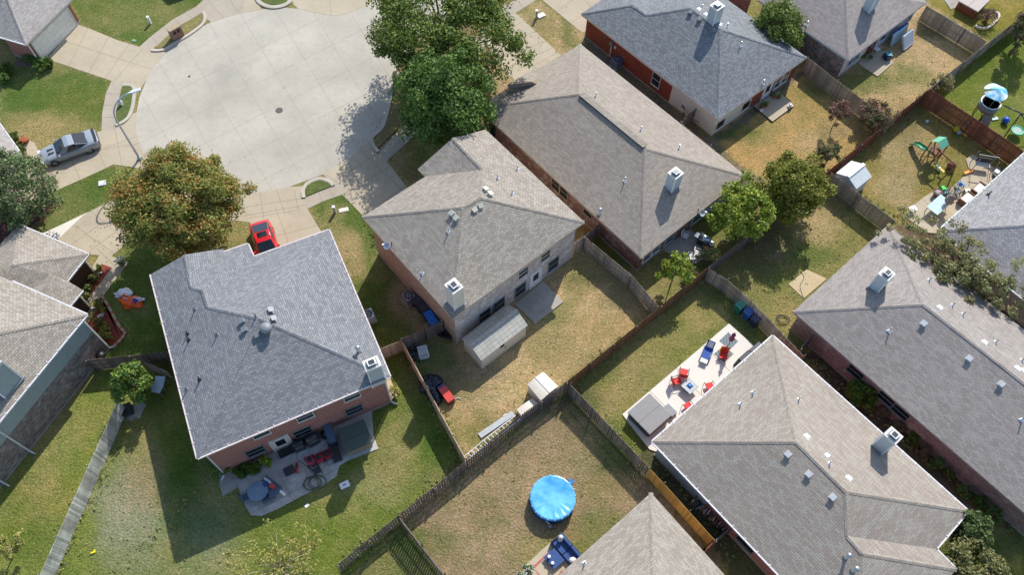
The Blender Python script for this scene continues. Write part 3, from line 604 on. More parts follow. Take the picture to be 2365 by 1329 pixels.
                T=s.T(q,nn,False); o_=mb.lathe([(.03,.42),(.15,.44),(.26,.5),(.3,.56),(.28,.56),(.15,.47),(.02,.45)],plain('dish_grey',(.55,.56,.57),.4),18,T=T@Matrix.Rotation(.75,4,'X')); mb.bar((0,0,0),(0,.1,.5),.05,.05,DARK,T=T); mb.bar((0,-.2,.35),(0,-.62,.78),.03,.03,DARK,T=T); mb.box((0,-.63,.8),(.1,.16,.1),WHITE,T=T); mb.build('satellite_dish',s.root)
    def chimney(s,base,side,top=2.6,w=.85,d=.75,mat=None,zt=None,name='chimney'):
        """base: pixel of the foot centre on the roof; side: eave side it is square with; top: height above the foot"""
        h=s.hit(*base)
        q=h[0] if h else P(*base,s.ze); a=s.E[side]; b=s.E[(side+1)%len(s.E)]; rz=math.atan2(b.y-a.y,b.x-a.x)
        T=Matrix.Translation(q-s.c)@Matrix.Rotation(rz,4,'Z'); mt=mat or SIDT; mb=MB()
        mb.box((0,0,(top-.9)/2),(w,d,top+.9),mt,T=T)
        for sx in (-1,1):
            for sy in (-1,1): mb.box((sx*(w/2),sy*(d/2),(top-.9)/2),(.09,.09,top+.9-.02),WHITE,T=T)
        mb.box((0,0,-.03),(w+.24,d+.24,.1),LEADV,T=T)
        o=mb.build(name,s.root); cb=MB(); cb.box((0,0,top-.06),(w+.06,d+.06,.16),OFF,T=T); cb.box((0,0,top+.05),(w+.1,d+.1,.06),OFF,T=T)
        for sx in (-1,1):
            for sy in (-1,1): cb.box((sx*w*.22,sy*d*.22,top+.17),(.05,.05,.2),WHITE,T=T)
        cb.box((0,0,top+.10),(w*.75,d*.75,.05),LEADV,T=T); cb.box((0,0,top+.28),(w*.6,d*.6,.05),WHITE,T=T); cb.box((0,0,top+.32),(w*.4,d*.4,.04),DARK,T=T); cb.build('chimney_cap',o)
    def downspout(s,i,mat=GUT,out=.45):
        n=len(s.W); w_=Vector((*s.W[s.idx(i)],0)); e=Vector((s.E[i].x,s.E[i].y,0)); d=(e-w_).normalized(); p=w_+d*.08
        mb=MB(); mb.bar(p+Vector((0,0,.15)),p+Vector((0,0,s.ze-.3)),.09,.09,mat,up=Vector((1,0,0))); mb.bar(p+Vector((0,0,s.ze-.3)),e-d*.05+Vector((0,0,s.ze-.08)),.09,.09,mat); mb.bar(p+Vector((0,0,.18)),p+d*out+Vector((0,0,.06)),.09,.09,mat); mb.build('downspout',s.root,s.c)

# slate-blue roofed two-storey house, lower left
h3=House('brick_house','two-storey red brick house with slate blue hip roof beside the red car',5.2,
 [(348,634.5),(456,1059.7),(901,871),(759.8,531.6),(586,593.9),(572.5,564),(517,582.6),(513.8,575)],
 {'A':((598,736),(0,1)),'B':((480,710),(0,1)),'C':((468.6,671.5),(0,1)),'D':((441.6,664.7),(0,1)),'K':((427,589),(0,1))},
 [(0,1,'A','B','C','D','K'),(1,2,'A'),(2,3,'A'),(3,4,'B','A'),(4,5,'C','B'),(5,6,'D','C'),(6,7,'K','D')],shA,
 fas=[(1,'A'),(2,'A'),('B','A'),('C','B'),('D','C'),('K','D')],gut=[(0,1),(1,2),(2,3),(3,4),(4,5),(5,6)],gutm=plain('gutter_blush',(.66,.58,.54),.35))
h3.walls(bR)
for q in ((602,1001),(704,962),(812,915)): h3.window(1,q[0],q[1],1.15,1.0,frame=OFF,pane=SCREEN,rails=1)
for q in ((590,1043),(699,998),(818,947)): h3.window(1,q[0],q[1],1.25,1.15,frame=LEADV,pane=GLASS,rails=1)
h3.door(1,648,1022,1.2,col=OFF); h3.downspout(2); h3.downspout(1)
h3.vent('box',(561,743),(567,763),(624,719),(631,739),(594,774)); h3.vent('turbine',(617,764)); h3.vent('pipe',(451,716),(502,774),(432,900),(592,732),m=LEADV)
h3.vent('pipe',(434,772),(437,786),(462,878),m=DARK); h3.vent('flue',(829,813)); h3.chimney((868,868),1,1.9,.98,.72,SIDT)
# sandy two-storey house, centre
h4=House('brick_house','two-storey blush brick house with sandy tan hip roof, shed at its back wall',5.2,
 [(836,501.4),(1045.4,737),(1350,513.6),(1121.7,299.5),(965,390.5),(982.4,408)],
 {'A':((1069.7,479),(0,1)),'B':((1109.5,456.8),(2,3)),'K':((1114.4,391.7),(2,3)),'P':((1045.4,319.4),(2,3))},
 [(0,1,'A'),(1,2,'B','A'),(2,3,'P','K','B'),(0,'A','B','K',5),(5,'K','P',4)],shB,fas=[(0,'A'),(1,'A'),(2,'B'),('A','B'),('K','P'),('B','K')],trim=plain('fascia_tan',rgb(200,182,158),.5))
h4.walls(bP,{0:[(0,1,0,.86,bT),(0,1,.86,1,plain('siding_cream_board',rgb(205,185,160),.6))]})
for q in ((1208,630),(1259,591)): h4.window(1,q[0],q[1],1.0,1.15,frame=OFF,pane=SCREEN)
for q in ((1119,728),(1152,704),(1201,669),(1277,610)): h4.window(1,q[0],q[1],1.05,1.5,frame=LEADV,pane=GLASS)
h4.door(1,1236,643,1.0)
h4.vent('box',(1045,494),(1055,505),(1095,486),(1109,476),(1120,440),(1131,451),m=plain('vent_tan',rgb(190,188,172),.5))
h4.vent('pipe',(1036,535),(976,631),(1150,412),(1183,447),(1195,391)); h4.vent('dish',(904,568)); h4.chimney((1052,700),0,2.35,.92,.82,plain('chimney_cream',rgb(225,216,196),.6))
# long brown-grey one-storey house
h5=House('brick_house','long one-storey red-brown brick house with brown-grey hip roof and raised ridge vent strip',2.75,
 [(1100,248.5),(1481.3,597.4),(1722.7,406.5),(1340.2,101)],
 {'A':((1336,217),(0,1)),'D':((1489.7,343.3),(0,1))},[(0,1,'D','A'),(1,2,'D'),(2,3,'A','D'),(3,0,'A')],shC,fas=[(0,'A'),(1,'D'),(2,'D'),(3,'A')],trim=plain('fascia_taupe',rgb(170,152,132),.5))
h5.walls(bM,{1:[(0,.62,0,1,bM),(.62,1,0,1,SIDT)]})
h5.window(0,1284,427,.95,1.3,frame=TANP,pane=SCREEN); h5.window(0,1303,445,.95,1.3,frame=TANP,pane=SCREEN); h5.window(0,1358,493,1.0,.7,frame=TANP,pane=SCREEN,rails=0)
h5.window(0,1137,295,.8,1.5,frame=BLACK,pane=GLASS)
for q,w_ in (((1495,590),1.0),((1514,574),1.0),((1546,551),1.1),((1610,500),1.2)): h5.window(1,q[0],q[1],w_,1.3,frame=SIDT if w_>1.05 else WHITE,pane=GLASS)
mb=MB(); A=h5.R['A'];Dd=h5.R['D']; u=(Dd-A).normalized(); nn=Vector((-u.y,u.x,0))
mb.bar(A+u*.2+Vector((0,0,.13))+nn*.12,Dd-u*.1+Vector((0,0,.13))+nn*.12,.55,.06,shC); mb.bar(A+u*.2+Vector((0,0,.06))-nn*.12,Dd-u*.1+Vector((0,0,.06))-nn*.12,.05,.16,DARK); mb.build('ridge_vent_strip',h5.root,h5.c)
# front entry dormer of that roof
mb=MB(); z0=2.95
q=[P(168,272,3.9),P(305,255,4.3),P(318,262,4.3),P(325,180,3.0)]
q=dict(r0=P(1171,196,3.85),r1=P(1227,188,3.95),e1=P(1235,157,3.05),e0=P(1176,207,3.2),f1=P(1241,195,3.45),f0=P(1181,209,3.1),r2=P(1243,193,3.9),e2=P(1245,180,3.5))
mb.add([q['r0'],q['e1'],q['e2'],q['r1']],[(0,1,2,3)],shC); mb.add([q['r0'],q['r1'],q['f1'],q['f0']],[(0,1,2,3)][::1],shC); mb.add([q['r1'],q['e2'],q['f1']],[(0,1,2)],TANP); mb.add([q['r0'],q['f0'],P(1176,206,2.9)],[(0,1,2)],TANP)
mb.build('dormer',h5.root,h5.c)
h5.vent('pipe',(1376,222),(1480,301),(1568,343),(1443,418)); h5.vent('flue',(1384,495)); h5.chimney((1551,432),1,1.75,.85,.78,SIDT); h5.vent('dish',(1612,492))
# steel-grey house, top
h6=House('brick_house','one-storey orange-red brick house with dark steel grey hip roof and cream siding corner',2.75,
 [(1342.4,31.8),(1659,278),(1863.9,132.9),(1596,-62),(1530,-18),(1466,-52)],
 {'L':((1460.3,11.9),(0,1)),'V':((1493.8,34.8),(0,1)),'M':((1594.4,18.6),(0,1)),'D':((1664,67),(0,1))},
 [(0,1,'D','M','V','L'),(1,2,'D'),(2,3,'M','D'),(3,4,'V','M'),(4,5,'L','V'),(5,0,'L')],shD,fas=[(0,'L'),(1,'D'),(2,'D'),('M','D'),('L','V'),('V','M')],trim=plain('fascia_blush',rgb(214,190,172),.5))
h6.walls(bR2,{0:[(0,.68,0,1,bR2),(.68,1,0,1,SIDW)],1:[(0,.4,0,1,SIDW),(.4,.62,0,1,bR2),(.62,.70,0,1,SIDW),(.70,1,0,1,bR2)]})
h6.window(0,1516,184,.95,1.5,frame=OFF,pane=SCREEN); h6.window(1,1663,286,1.1,1.1,frame=SIDW,pane=GLASS,rails=0); h6.window(1,1722,243,1.1,1.1,frame=SIDW,pane=GLASS,rails=0); h6.window(1,1797,189,1.0,1.4,frame=WHITE,pane=GLASS); h6.window(1,1812,178,1.0,1.4,frame=WHITE,pane=GLASS); h6.door(1,1769,213,1.0)
mb=MB(); p,d,o_=h6.wallpt(0,1413,107); Tm=Matrix(((d.x,o_.x,0,p.x-h6.c.x),(d.y,o_.y,0,p.y-h6.c.y),(0,0,1,1.7),(0,0,0,1))); mb.box((0,.1,0),(.35,.2,.5),LEADV,T=Tm); mb.box((0,.07,-.95),(.08,.08,1.4),OFF,T=Tm); mb.box((.45,.06,-.15),(.18,.12,.25),WHITE,T=Tm); mb.box((-.9,.06,.1),(.15,.1,.2),LEADV,T=Tm); mb.build('meter_box',h6.root)
h6.vent('box',(1595,29),(1616,45),(1650,71)); h6.vent('slant',(1614,22),(1630,34),(1662,57)); h6.vent('pipe',(1710,105),(1762,193),(1679,63),(1769,70),(1621,20)); h6.chimney((1646,50),1,1.75,.88,.8,SIDT)
# taupe-roofed house top right
h7=House('brick_house','one-storey mottled brick house with taupe roof, mattress leaning on its back wall, top right',2.75,
 [(1752,0.5),(1959.7,139.5),(2140.9,5),(2050,-62),(1900,-150)],
 {'A':((1954,-20),(0,1))},[(0,1,'A'),(1,2,'A'),(2,3,'A'),(3,4,'A'),(4,0,'A')],shE,fas=[(1,'A')],trim=SIDT)
h7.walls(bG,{1:[(0,.5,0,1,bP),(.5,1,0,1,SIDT)]})
for q in ((1968,136),(1978,128),(2042,80),(2100,37)): h7.window(1,q[0],q[1],1.0,1.3,frame=SIDT,pane=GLASS)
h7.door(1,2015,100,1.0,col=plain('red_door',rgb(120,40,45),.5)); h7.vent('pipe',(1863,58)); h7.chimney((2005,20),1,2.1,.88,.8,SIDT)
# reddish wall + roof between
h7b=House('brick_house','reddish brick house mostly above the frame, its wall showing behind the steel grey roof',2.75,
 [(1668,-52),(1740,-4),(1752,-14),(1700,-90)],{'A':((1715,-52),(0,1))},[(0,1,'A'),(1,2,'A'),(2,3,'A'),(3,0,'A')],shF); h7b.walls(bV)
# light grey house at the right edge
h8=House('brick_house','light grey roofed house at the right edge with cluttered patio along its white gutter',2.75,
 [(2167,533),(2440,754),(2560,620),(2388,334)],
 {'A':((2365,521),(0,3)),'B':((2440,560),(0,1))},[(0,1,'B','A'),(1,2,'B'),(2,3,'A','B'),(3,0,'A')],shF,fas=[(0,'A')],gut=[(3,0),(0,1)],gutm=plain('gutter_pale_green',(.62,.68,.60),.35))
h8.walls(bP); h8.vent('pipe',(2283,450),m=DARK)
# big mauve-grey house, right
h9=House('brick_house','long violet-brown brick house with mauve grey hip roof, largest at the right edge',2.75,
 [(1831.3,720.7),(2430,1243),(2620,960),(2052,518.7)],
 {'A':((2132.2,703.8),(0,1)),'B':((2480,975),(0,1))},[(0,1,'B','A'),(1,2,'B'),(2,3,'A','B'),(3,0,'A')],shG,fas=[(0,'A'),(3,'A'),('A','B')],trim=plain('fascia_mauve',rgb(150,132,124),.5))
h9.walls(bV)
for q in ((1976,860),(2047,921),(2080,952)): h9.window(0,q[0],q[1],1.3,1.05,frame=LEADV,pane=GLASS,rails=1)
h9.vent('box',(2133,748),(2238,829),(2312,888),m=plain('vent_pale',(.6,.6,.58),.5)); h9.vent('slant',(2170,712),(2273,792),(2349,852),(2364,858)); h9.vent('pipe',(2054,765),(2146,648),(2200,706),(2224,727),(2300,791),(2360,833),(2360,970))
h9.chimney((2024,663),3,1.85,.85,.78,stripes('siding_pale_blue_b',rgb(190,200,204),.16,axis=1,dark=.8))
# sandy house bottom right
h10=House('brick_house','sand-coloured blended shingle house with white gutters, fire table patio along its north-west eave',2.75,
 [(1506.3,1021.2),(1993,1534),(2209,1317),(2161.5,1269.6),(2236,1181.8),(1784.6,776.3)],
 {'A':((1839,1022),(0,1)),'C':((1954.7,1136.9),(0,1)),'D':((1956.8,1239.7),(0,1)),'E':((1991.9,1280.3),(0,1))},
 [(0,1,'E','D','C','A'),(1,2,'E'),(2,3,'D','E'),(3,4,'C','D'),(4,5,'A','C'),(5,0,'A')],shH,fas=[(0,'A'),(5,'A'),('A','C'),('C','D'),(4,'C'),('D','E'),(2,'E')],gut=[(0,1),(5,0),(4,5),(3,4),(2,3)])
h10.walls(bR,{0:[(0,.28,0,1,SIDT),(.28,1,0,1,bR)]}); h10.window(0,1722,1257,1.4,1.0,frame=LEADV,pane=GLASS,rails=0)
h10.vent('box',(1820,1050),(1868,1096),(1923,1149),m=MATS['vent_pale']); h10.vent('slant',(1863,1010),(1909,1054),(1960,1106)); h10.vent('pipe',(1739,908),(1710,935),(1844,925),(1915,1073)); h10.vent('flue',(1953,1289),(1970,1320)); h10.chimney((2030,1034),4,2.3,.86,.75,SIDT)
# bottom centre house
h11=House('brick_house','sandy grey hip roof house at the bottom edge, just below the round blue pool',2.75,
 [(1503.4,1139),(1120,1482),(1500,1800),(1880,1560)],{'A':((1514,1530),(0,1))},[(0,1,'A'),(1,2,'A'),(2,3,'A'),(3,0,'A')],shI,fas=[(0,'A')],trim=plain('fascia_sand',rgb(184,172,150),.5)); h11.walls(bP); h11.vent('pipe',(1350,1303))
# top-left garage house
h1=House('brick_house','pale grey roofed brick house with wide white garage door, top left corner',2.75,
 [(60,102.8),(168,-4),(60,-90),(-80,-60),(-10,82)],{'A':((10,-22),(0,1))},[(0,1,'A'),(1,2,'A'),(2,3,'A'),(3,4,'A'),(4,0,'A')],shJ,fas=[(0,'A')],gut=[(4,0)],trim=OFF)
h1.walls(bR)
p,d,o_=h1.wallpt(0,122,72); Tm=Matrix(((d.x,o_.x,0,p.x-h1.c.x),(d.y,o_.y,0,p.y-h1.c.y),(0,0,1,1.08),(0,0,0,1)))
mb=MB(); mb.box((0,.03,0),(4.9,.08,2.1),plain('garage_door_paint',rgb(226,224,214),.5),T=Tm)
for k in range(1,4): mb.box((0,.073,-1.05+k*.525),(4.9,.01,.02),OFF,T=Tm)
mb.build('garage_door',h1.root); mb=MB()
for sx in (-1,1): mb.box((sx*2.52,.05,.02),(.12,.14,2.2),OFF,T=Tm)
mb.box((0,.052,1.12),(5.16,.14,.12),OFF,T=Tm); mb.build('door_frame',h1.root); h1.downspout(0)
# left two-storey house with blue-grey siding, and its one-storey front part
h2=House('brick_house','two-storey house with blue-grey siding over mottled brick and tan roof, left edge',5.2,
 [(201.5,727.4),(28.4,650.6),(-140,578),(-480,1100),(-260,1290)],{'A':((-95,790),(0,1)),'B':((-200,900),(4,0))},[(0,1,'A'),(1,2,'A'),(2,3,'B','A'),(3,4,'B'),(4,0,'A','B')],shB,fas=[(0,'A')],gut=[(0,1),(4,0)],trim=WHITE)
h2.walls(bG,{4:[(0,1,0,.58,bG),(0,1,.58,1,SIDB)],0:[(0,1,0,.58,bK),(0,1,.58,1,SIDB)]}); h2.downspout(0); h2.chimney((18,890),4,2.6,1.6,1.0,SIDB)
for q in ((82,1052),(18,1122)):
    p,d,o_=h2.wallpt(4,q[0],q[1]); mb=MB(); b0=Vector((p.x-h2.c.x,p.y-h2.c.y,.1))+o_*.08; mb.bar(b0,b0+Vector((0,0,4.75)),.1,.1,GUT,up=Vector((1,0,0))); mb.bar(b0+Vector((0,0,.05)),b0+o_*.5,.1,.1,GUT); mb.build('downspout',h2.root)
h2b=House('brick_house','one-storey chocolate brick wing with tan roof beside the rose beds',2.75,
 [(44,519.6),(204.4,588),(155.5,649.2),(191.7,671.2),(120,758),(-60,780),(-90,660)],{'H':((29,612),(0,1)),'Q':((115,634),(0,1),.2)},[(0,1,'H'),(1,2,'Q','H'),(2,3,'Q'),(3,4,'Q'),(4,5,'H','Q'),(5,6,'H'),(6,0,'H')],shB,fas=[(1,'H')],gut=[(0,1),(1,2),(3,4)],trim=WHITE)
h2b.walls(bK); h2b.downspout(1); h2b.downspout(3)
# left edge porch house
h12=House('brick_house','sliver of a brick house at the left edge behind two clipped bushes',2.75,
 [(-14,268),(46,352),(30,405),(-90,470),(-110,330)],{'A':((-60,360),(0,1))},[(0,1,'A'),(1,2,'A'),(2,3,'A'),(3,4,'A'),(4,0,'A')],shJ,fas=[(1,'A')],gut=[(0,1),(1,2)],trim=WHITE)
h12.walls(bP)
# ------------------------------------------------------------------ fences
def fence(px,mat,label,rails='cam',gap=.012,hh=1.83,post=STEEL,sp=2.4,bw=.14,group=None,wood=False,caps=True,lean=0,miss=0,kind='fence',nm='wooden_fence'):
    pts=[P(*q,hh) for q in px]; root=thing(nm,label,kind,(pts[0].x,pts[0].y,0),0,group); off=Vector((pts[0].x,pts[0].y,0))
    mb=MB(); L=[]
    for A,B in zip(pts,pts[1:]):
        A=Vector((A.x,A.y,0));B=Vector((B.x,B.y,0)); d=(B-A); ln=d.length; d.normalize(); n=Vector((-d.y,d.x,0)); cs=n if n.y<0 else -n
        if rails=='far': cs2=-cs
        else: cs2=cs
        k=int(ln/(bw+gap))
        for i in range(k):
            if random.random()<miss: continue
            c=A+d*(ln*(i+.5)/k); h=hh+random.uniform(-.025,.02); t=random.uniform(-.008,.008)
            off2=-cs2*.025; a=c+off2; b=c+off2+Vector((0,0,h))+n*(t+lean*h); 
            mb.bar(a+Vector((0,0,.03)),b,bw,.018,mat,up=n)
        L.append((A,B,d,ln,cs2))
    mb.build('board_panel',root,off)
    for A,B,d,ln,cs in L:
        for z in (.3,hh*.52,hh-.22):
            r=MB(); r.bar(A+cs*.03+Vector((0,0,z)),B+cs*.03+Vector((0,0,z)),.04,.09,mat if not wood else mat); r.build('rail',root,off)
        k=max(1,round(ln/sp))
        for i in range(k+1):
            q=A+d*(ln*i/k)+cs*.09; r=MB()
            if wood: r.bar(q,q+Vector((0,0,hh-.02)),.09,.09,mat,up=Vector((1,0,0)))
            else:
                r.lathe([(.035,0),(.035,hh+.05),(.045,hh+.06),(.03,hh+.10),(.005,hh+.11)],post,8,c=q)
            r.build('post',root,off)
    return root
F=fence
F([(271,926),(91.4,1329),(40,1445)],wSilver,'weathered silver grey fence running to the bottom left edge between two lawns',rails='far',sp=2.5)
F([(199.8,832.8),(300,823),(389,812.5)],wDark,'dark shaded fence with gate behind the small tree, between left house and slate blue house')
F([(878,806),(928,785)],wTan,'short tan fence joining the slate blue house to the side yard gate',rails='far')
F([(928.6,785.4),(980,761),(1022,741)],wDark,'dark gate fence with diagonal braces at the corner of the centre house',post=DARK)
F([(926,783),(955,838),(1015,950),(1074,1059)],wTan,'tan fence seen edge-on between green lawn and trash bags',rails='far',wood=True)
F([(779.6,1305.6),(920,1192),(1081,1063.5),(1190,970),(1308,884)],wDark,'dark slatted back fence with ladders hung on it, uphill of the pool yard',gap=.05,wood=True)
F([(1308,884),(1470,754),(1635,619.5)],wBrown,'brown horizontal-railed back fence with silver posts, longest sunlit run in the middle',rails='cam',sp=2.3,gap=.0)
F([(1635,619.5),(1700,567),(1770,511),(1904,403)],wDark,'grey back fence half hidden under the two bright green trees')
F([(1904,403),(2147.6,204.9)],wRed,'red stained back fence between purple shrub and wooden playset yard')
F([(2147.6,204.9),(2191.6,169.3),(2365,34),(2460,-40)],wGrey,'grey back fence along the bright lawn at the top right')
F([(1327,562),(1350,547)],wGrey,'short grey fence at the right corner of the centre house'); F([(1350,547),(1386,517)],wDark,'short dark gate between centre house and long brown roofed house')
F([(1351,548),(1400,589),(1457.7,636.4),(1520,708)],wGrey,'weathered grey fence with rails showing, from house gap down to the brown fence')
F([(1317,887.5),(1475,1055),(1500,1082)],wDark,'dark brown board fence right of the pool yard, casting slatted shadow',rails='far',gap=.03,caps=False)
F([(1500,1082),(1534,1117.7),(1652.4,1249.8)],wNew,'new golden board fence beside the firewood stack',rails='far')
F([(1652,1250),(1632,1270),(1612,1290)],wRed,'short reddish cross fence at the lower end of the golden fence',rails='far',wood=True); F([(1652,1250),(1690,1219)],wDark,'short dark cross fence beside the firewood stack')
F([(920,1194),(972,1262),(1025,1329),(1080,1400)],wDark,'thin brown fence running to the bottom edge left of the pool lawn',gap=.04,rails='far',wood=True)
F([(1637,619.5),(1681,646.5),(1735,694),(1780,741),(1857,823)],wGrey,'grey board fence behind the three wheelie bins',rails='far',gap=.02)
F([(1878,773.5),(1850,804)],wDark,'short dark gate against the violet brick wall',wood=True)
F([(1573,284),(1640,338),(1722,406)],wTan,'tan fence edge hugging the long brown-grey roof',rails='far'); F([(1571,281),(1612,247)],wDark,'broken dark gate at the cream siding corner',gap=.06,miss=.15)
F([(1866,132),(1935,186),(2007,240),(2060,281)],wGrey,'grey board fence between the golden lawn and the mattress yard',rails='far')
F([(2141,13.5),(2278,94.8)],wGrey,'grey fence with rails showing below the top right hot tub')
F([(2147.6,205),(2250,272),(2365,349),(2400,372)],wRed,'tall red-brown fence with rails and posts behind the wooden playset',hh=2.1)
F([(1921,399.6),(1985,448.7),(2068,511)],wGrey,'weathered grey fence beside the white metal shed',gap=.02)
# ------------------------------------------------------------------ trees
BARK=plain('bark',rgb(110,92,76),.9,var=.3,scale=6); BARKL=plain('bark_pale',rgb(190,176,140),.85,var=.25,scale=6)
LG1=leafm('leaves_oak_turning',rgb(104,122,52),rgb(166,164,84),rgb(194,150,84),.26,.38); LG2=leafm('leaves_green_turning',rgb(76,104,40),rgb(134,148,64),rgb(160,146,72),.05); LG3=leafm('leaves_deep_green',rgb(66,102,42),rgb(124,148,66))
LG4=leafm('leaves_bright',rgb(90,116,36),rgb(168,178,62)); LG5=leafm('leaves_olive',rgb(104,110,40),rgb(154,152,58)); LG6=leafm('leaves_grey_green',rgb(80,108,60),rgb(134,150,98),rgb(160,130,116),.12)
LG7=leafm('leaves_crape',rgb(72,90,50),rgb(118,122,72),rgb(150,108,94),.35); LG8=leafm('leaves_purple',rgb(110,74,64),rgb(150,110,92),rgb(84,90,50),.3); LG9=leafm('leaves_sparse_olive',rgb(120,126,76),rgb(182,180,126),rgb(150,126,92),.2,.4)
LGA=leafm('leaves_conifer',rgb(60,88,44),rgb(120,132,70)); LGB=leafm('leaves_pale_willow',rgb(140,142,70),rgb(186,178,100)); LGC=leafm('leaves_bush',rgb(52,86,30),rgb(112,130,36)); LGD=leafm('leaves_roses',rgb(64,90,40),rgb(130,136,62),rgb(222,200,90),.12); LGE=leafm('leaves_clipped',rgb(60,84,28),rgb(98,116,40))
FLW=leafm('flowers_white',rgb(225,222,215),rgb(245,242,235)); TWIG=plain('dry_twig',rgb(168,150,118),.9)
def leaves(mb,c,r,n,s,mat,rnd,flat=1.0,up=.5):
    vs=[];fs=[]
    for i in range(n):
        d=Vector((rnd.gauss(0,1),rnd.gauss(0,1),rnd.gauss(0,1))).normalized(); q=c+Vector((d.x*r,d.y*r,d.z*r*flat))*(rnd.random()**.45)
        nn=(d*.6+Vector((rnd.gauss(0,.7),rnd.gauss(0,.7),rnd.gauss(0,.5)+up))).normalized(); u=nn.cross(Vector((rnd.gauss(0,1),rnd.gauss(0,1),rnd.gauss(0,1)))).normalized(); v=nn.cross(u); z=s*rnd.uniform(.6,1.25)
        k=len(vs); vs+= [q-u*z*.55,q-v*z*.32+nn*z*.06,q+u*z*.55,q+v*z*.32+nn*z*.06]; fs.append((k,k+1,k+2,k+3))
    mb.add(vs,fs,mat)
def mpp(px,py,z): return ((P(px+10,py,z)-P(px,py,z)).length+(P(px,py+10,z)-P(px,py,z)).length)/20
def tree(name,label,cx,cy,rpx,zc,rz,mat,n=60,per=130,s=.26,cr=.22,group=None,seed=1,bark=None,trunk=True,asp=1.0,ang_=0,shell=.55,tr=.16,flat=.8,base=None,cat='tree',holes=.12,up=.5,limbs=9,squash=.0,extra=None):
    rnd=random.Random(seed); bark=bark or BARK
    c=P(cx,cy,zc); R=rpx*mpp(cx,cy,zc); b=Vector((c.x,c.y,0)) if base is None else P(*base)
    root=thing(name,label,cat,b,0,group); mb=MB(); cl=[]
    ca_,sa=math.cos(ang_),math.sin(ang_)
    while len(cl)<n:
        d=Vector((rnd.gauss(0,1),rnd.gauss(0,1),rnd.gauss(0,1)+.25)).normalized(); q=rnd.uniform(shell,1)**.7
        lob=1+.36*noise.noise(d*2.1+Vector((seed*3.1,0,0)))+.12*noise.noise(d*5+Vector((0,seed,0)))
        x=d.x*R*asp*lob*q; y=d.y*R*lob*q; p=Vector((x*ca_-y*sa,x*sa+y*ca_,d.z*rz*lob*q))
        if rnd.random()<holes and q>.8: continue
        cl.append(c-b+p*(1-cr*.6))
    for p in cl:
        rr=R*cr*rnd.uniform(.65,1.25); leaves(mb,p,rr,int(per*rnd.uniform(.7,1.3)),s,mat,rnd,flat,up)
    if extra: 
        for p in cl: leaves(mb,p,R*cr,int(per*extra[1]),s*.8,extra[0],rnd,flat,up)
    mb.build('crown',root)
    if trunk:
        t=MB(); h=max(.4,zc-rz*.55); mid=(c-b)*.35; mid.z=h*.5; top=c-b; top.z=h
        t.tube([(0,0,-.1),(mid.x*.4,mid.y*.4,h*.25),(mid.x,mid.y,h*.55),(top.x*.8,top.y*.8,h)],[tr*1.35,tr,tr*.8,tr*.6],bark,8)
        for p in rnd.sample(cl,min(limbs,len(cl))):
            a=Vector((top.x*.8,top.y*.8,h*rnd.uniform(.75,1))); m_=a.lerp(p,.5)+Vector((0,0,rnd.uniform(0,.4))); t.tube([a,m_,p],[tr*.5,tr*.32,tr*.1],bark,6)
        t.build('trunk',root)
    return root
T=tree
T('oak_tree','broad round tree turning orange, over the driveway left of the red car',412,464,140,5.2,3.3,LG1,210,270,.21,.17,seed=3,tr=.24,limbs=16)
T('oak_tree','largest tree at the street, light green with orange patches, at the top edge',1025,64,162,6.4,4.0,LG2,215,200,.25,.16,seed=5,tr=.26,limbs=18,holes=.15)
T('oak_tree','dense dark green tree below the largest street tree, touching the centre roof',1026,225,110,5.4,4.6,LG3,150,220,.24,.22,seed=8,tr=.22,asp=1.0)
T('shade_tree','grey-green tree cut by the left edge above the left house',32,440,92,3.4,2.6,LG6,80,150,.22,.21,seed=11,tr=.14,base=(70,505))
T('shade_tree','bright yellow-green feathery tree in front of the brown-grey roof corner',1722,490,74,3.6,2.4,LG4,60,110,.26,.2,seed=13,tr=.1,holes=.3)
T('shade_tree','olive rounded tree right of the bright feathery tree',1832,436,80,3.4,2.6,LG5,90,220,.22,.22,seed=14,tr=.15)
T('young_tree','small bright green sapling with thin trunk beside the house patio',1563,620,42,2.8,1.3,LG4,26,70,.24,.24,seed=15,tr=.05,holes=.3,limbs=6)
T('shade_tree','small green tree over the dark fence between left and slate blue houses',303,885,52,2.6,1.7,LG3,40,100,.22,.24,seed=16,tr=.08,extra=(LG4,.25))
T('shade_tree','dense green tree squeezed between steel grey and taupe roofs',1803,58,62,3.2,2.6,LG2,60,150,.23,.24,seed=17,asp=.8,tr=.14)
T('ornamental_tree','small purple-leaved tree standing on the golden lawn',1941,258,27,2.2,1.1,LG8,24,55,.17,.25,seed=18,tr=.04,holes=.25,base=(1920,298))
T('ornamental_tree','dark crape myrtle bush against the red back fence',2026,268,46,1.6,1.2,LG7,44,90,.17,.24,seed=19,tr=.06)
T('ornamental_tree','small dark shrub tree just left of the white metal shed',1916,362,29,1.6,1.2,LG7,26,70,.17,.26,seed=20,tr=.05)
T('ornamental_tree','olive shrub beside the mattress yard fence corner',2174,192,27,1.1,.9,LG9,24,60,.17,.26,seed=21,tr=.04,cat='shrub')
T('shade_tree','dark leafy tree cut by the right edge at the top',2372,70,30,3.0,1.8,LG7,40,90,.2,.25,seed=22,tr=.1)
T('shade_tree','yellow-green tree mostly above the top right corner',2390,30,30,3.2,1.5,LG9,30,90,.2,.25,seed=23,tr=.1)
T('shade_tree','long sparse olive tree spreading over the mauve roof edge',2222,612,92,3.6,1.5,LG9,165,70,.2,.13,seed=24,asp=2.3,ang_=math.radians(-38),holes=.35,limbs=22,tr=.14,shell=.2,flat=.7)
T('bush','bright green bush under the windows of the violet brick wall',1992,914,40,.95,.8,LGC,34,110,.17,.27,seed=25,trunk=False,cat='shrub',extra=(LG4,.15))
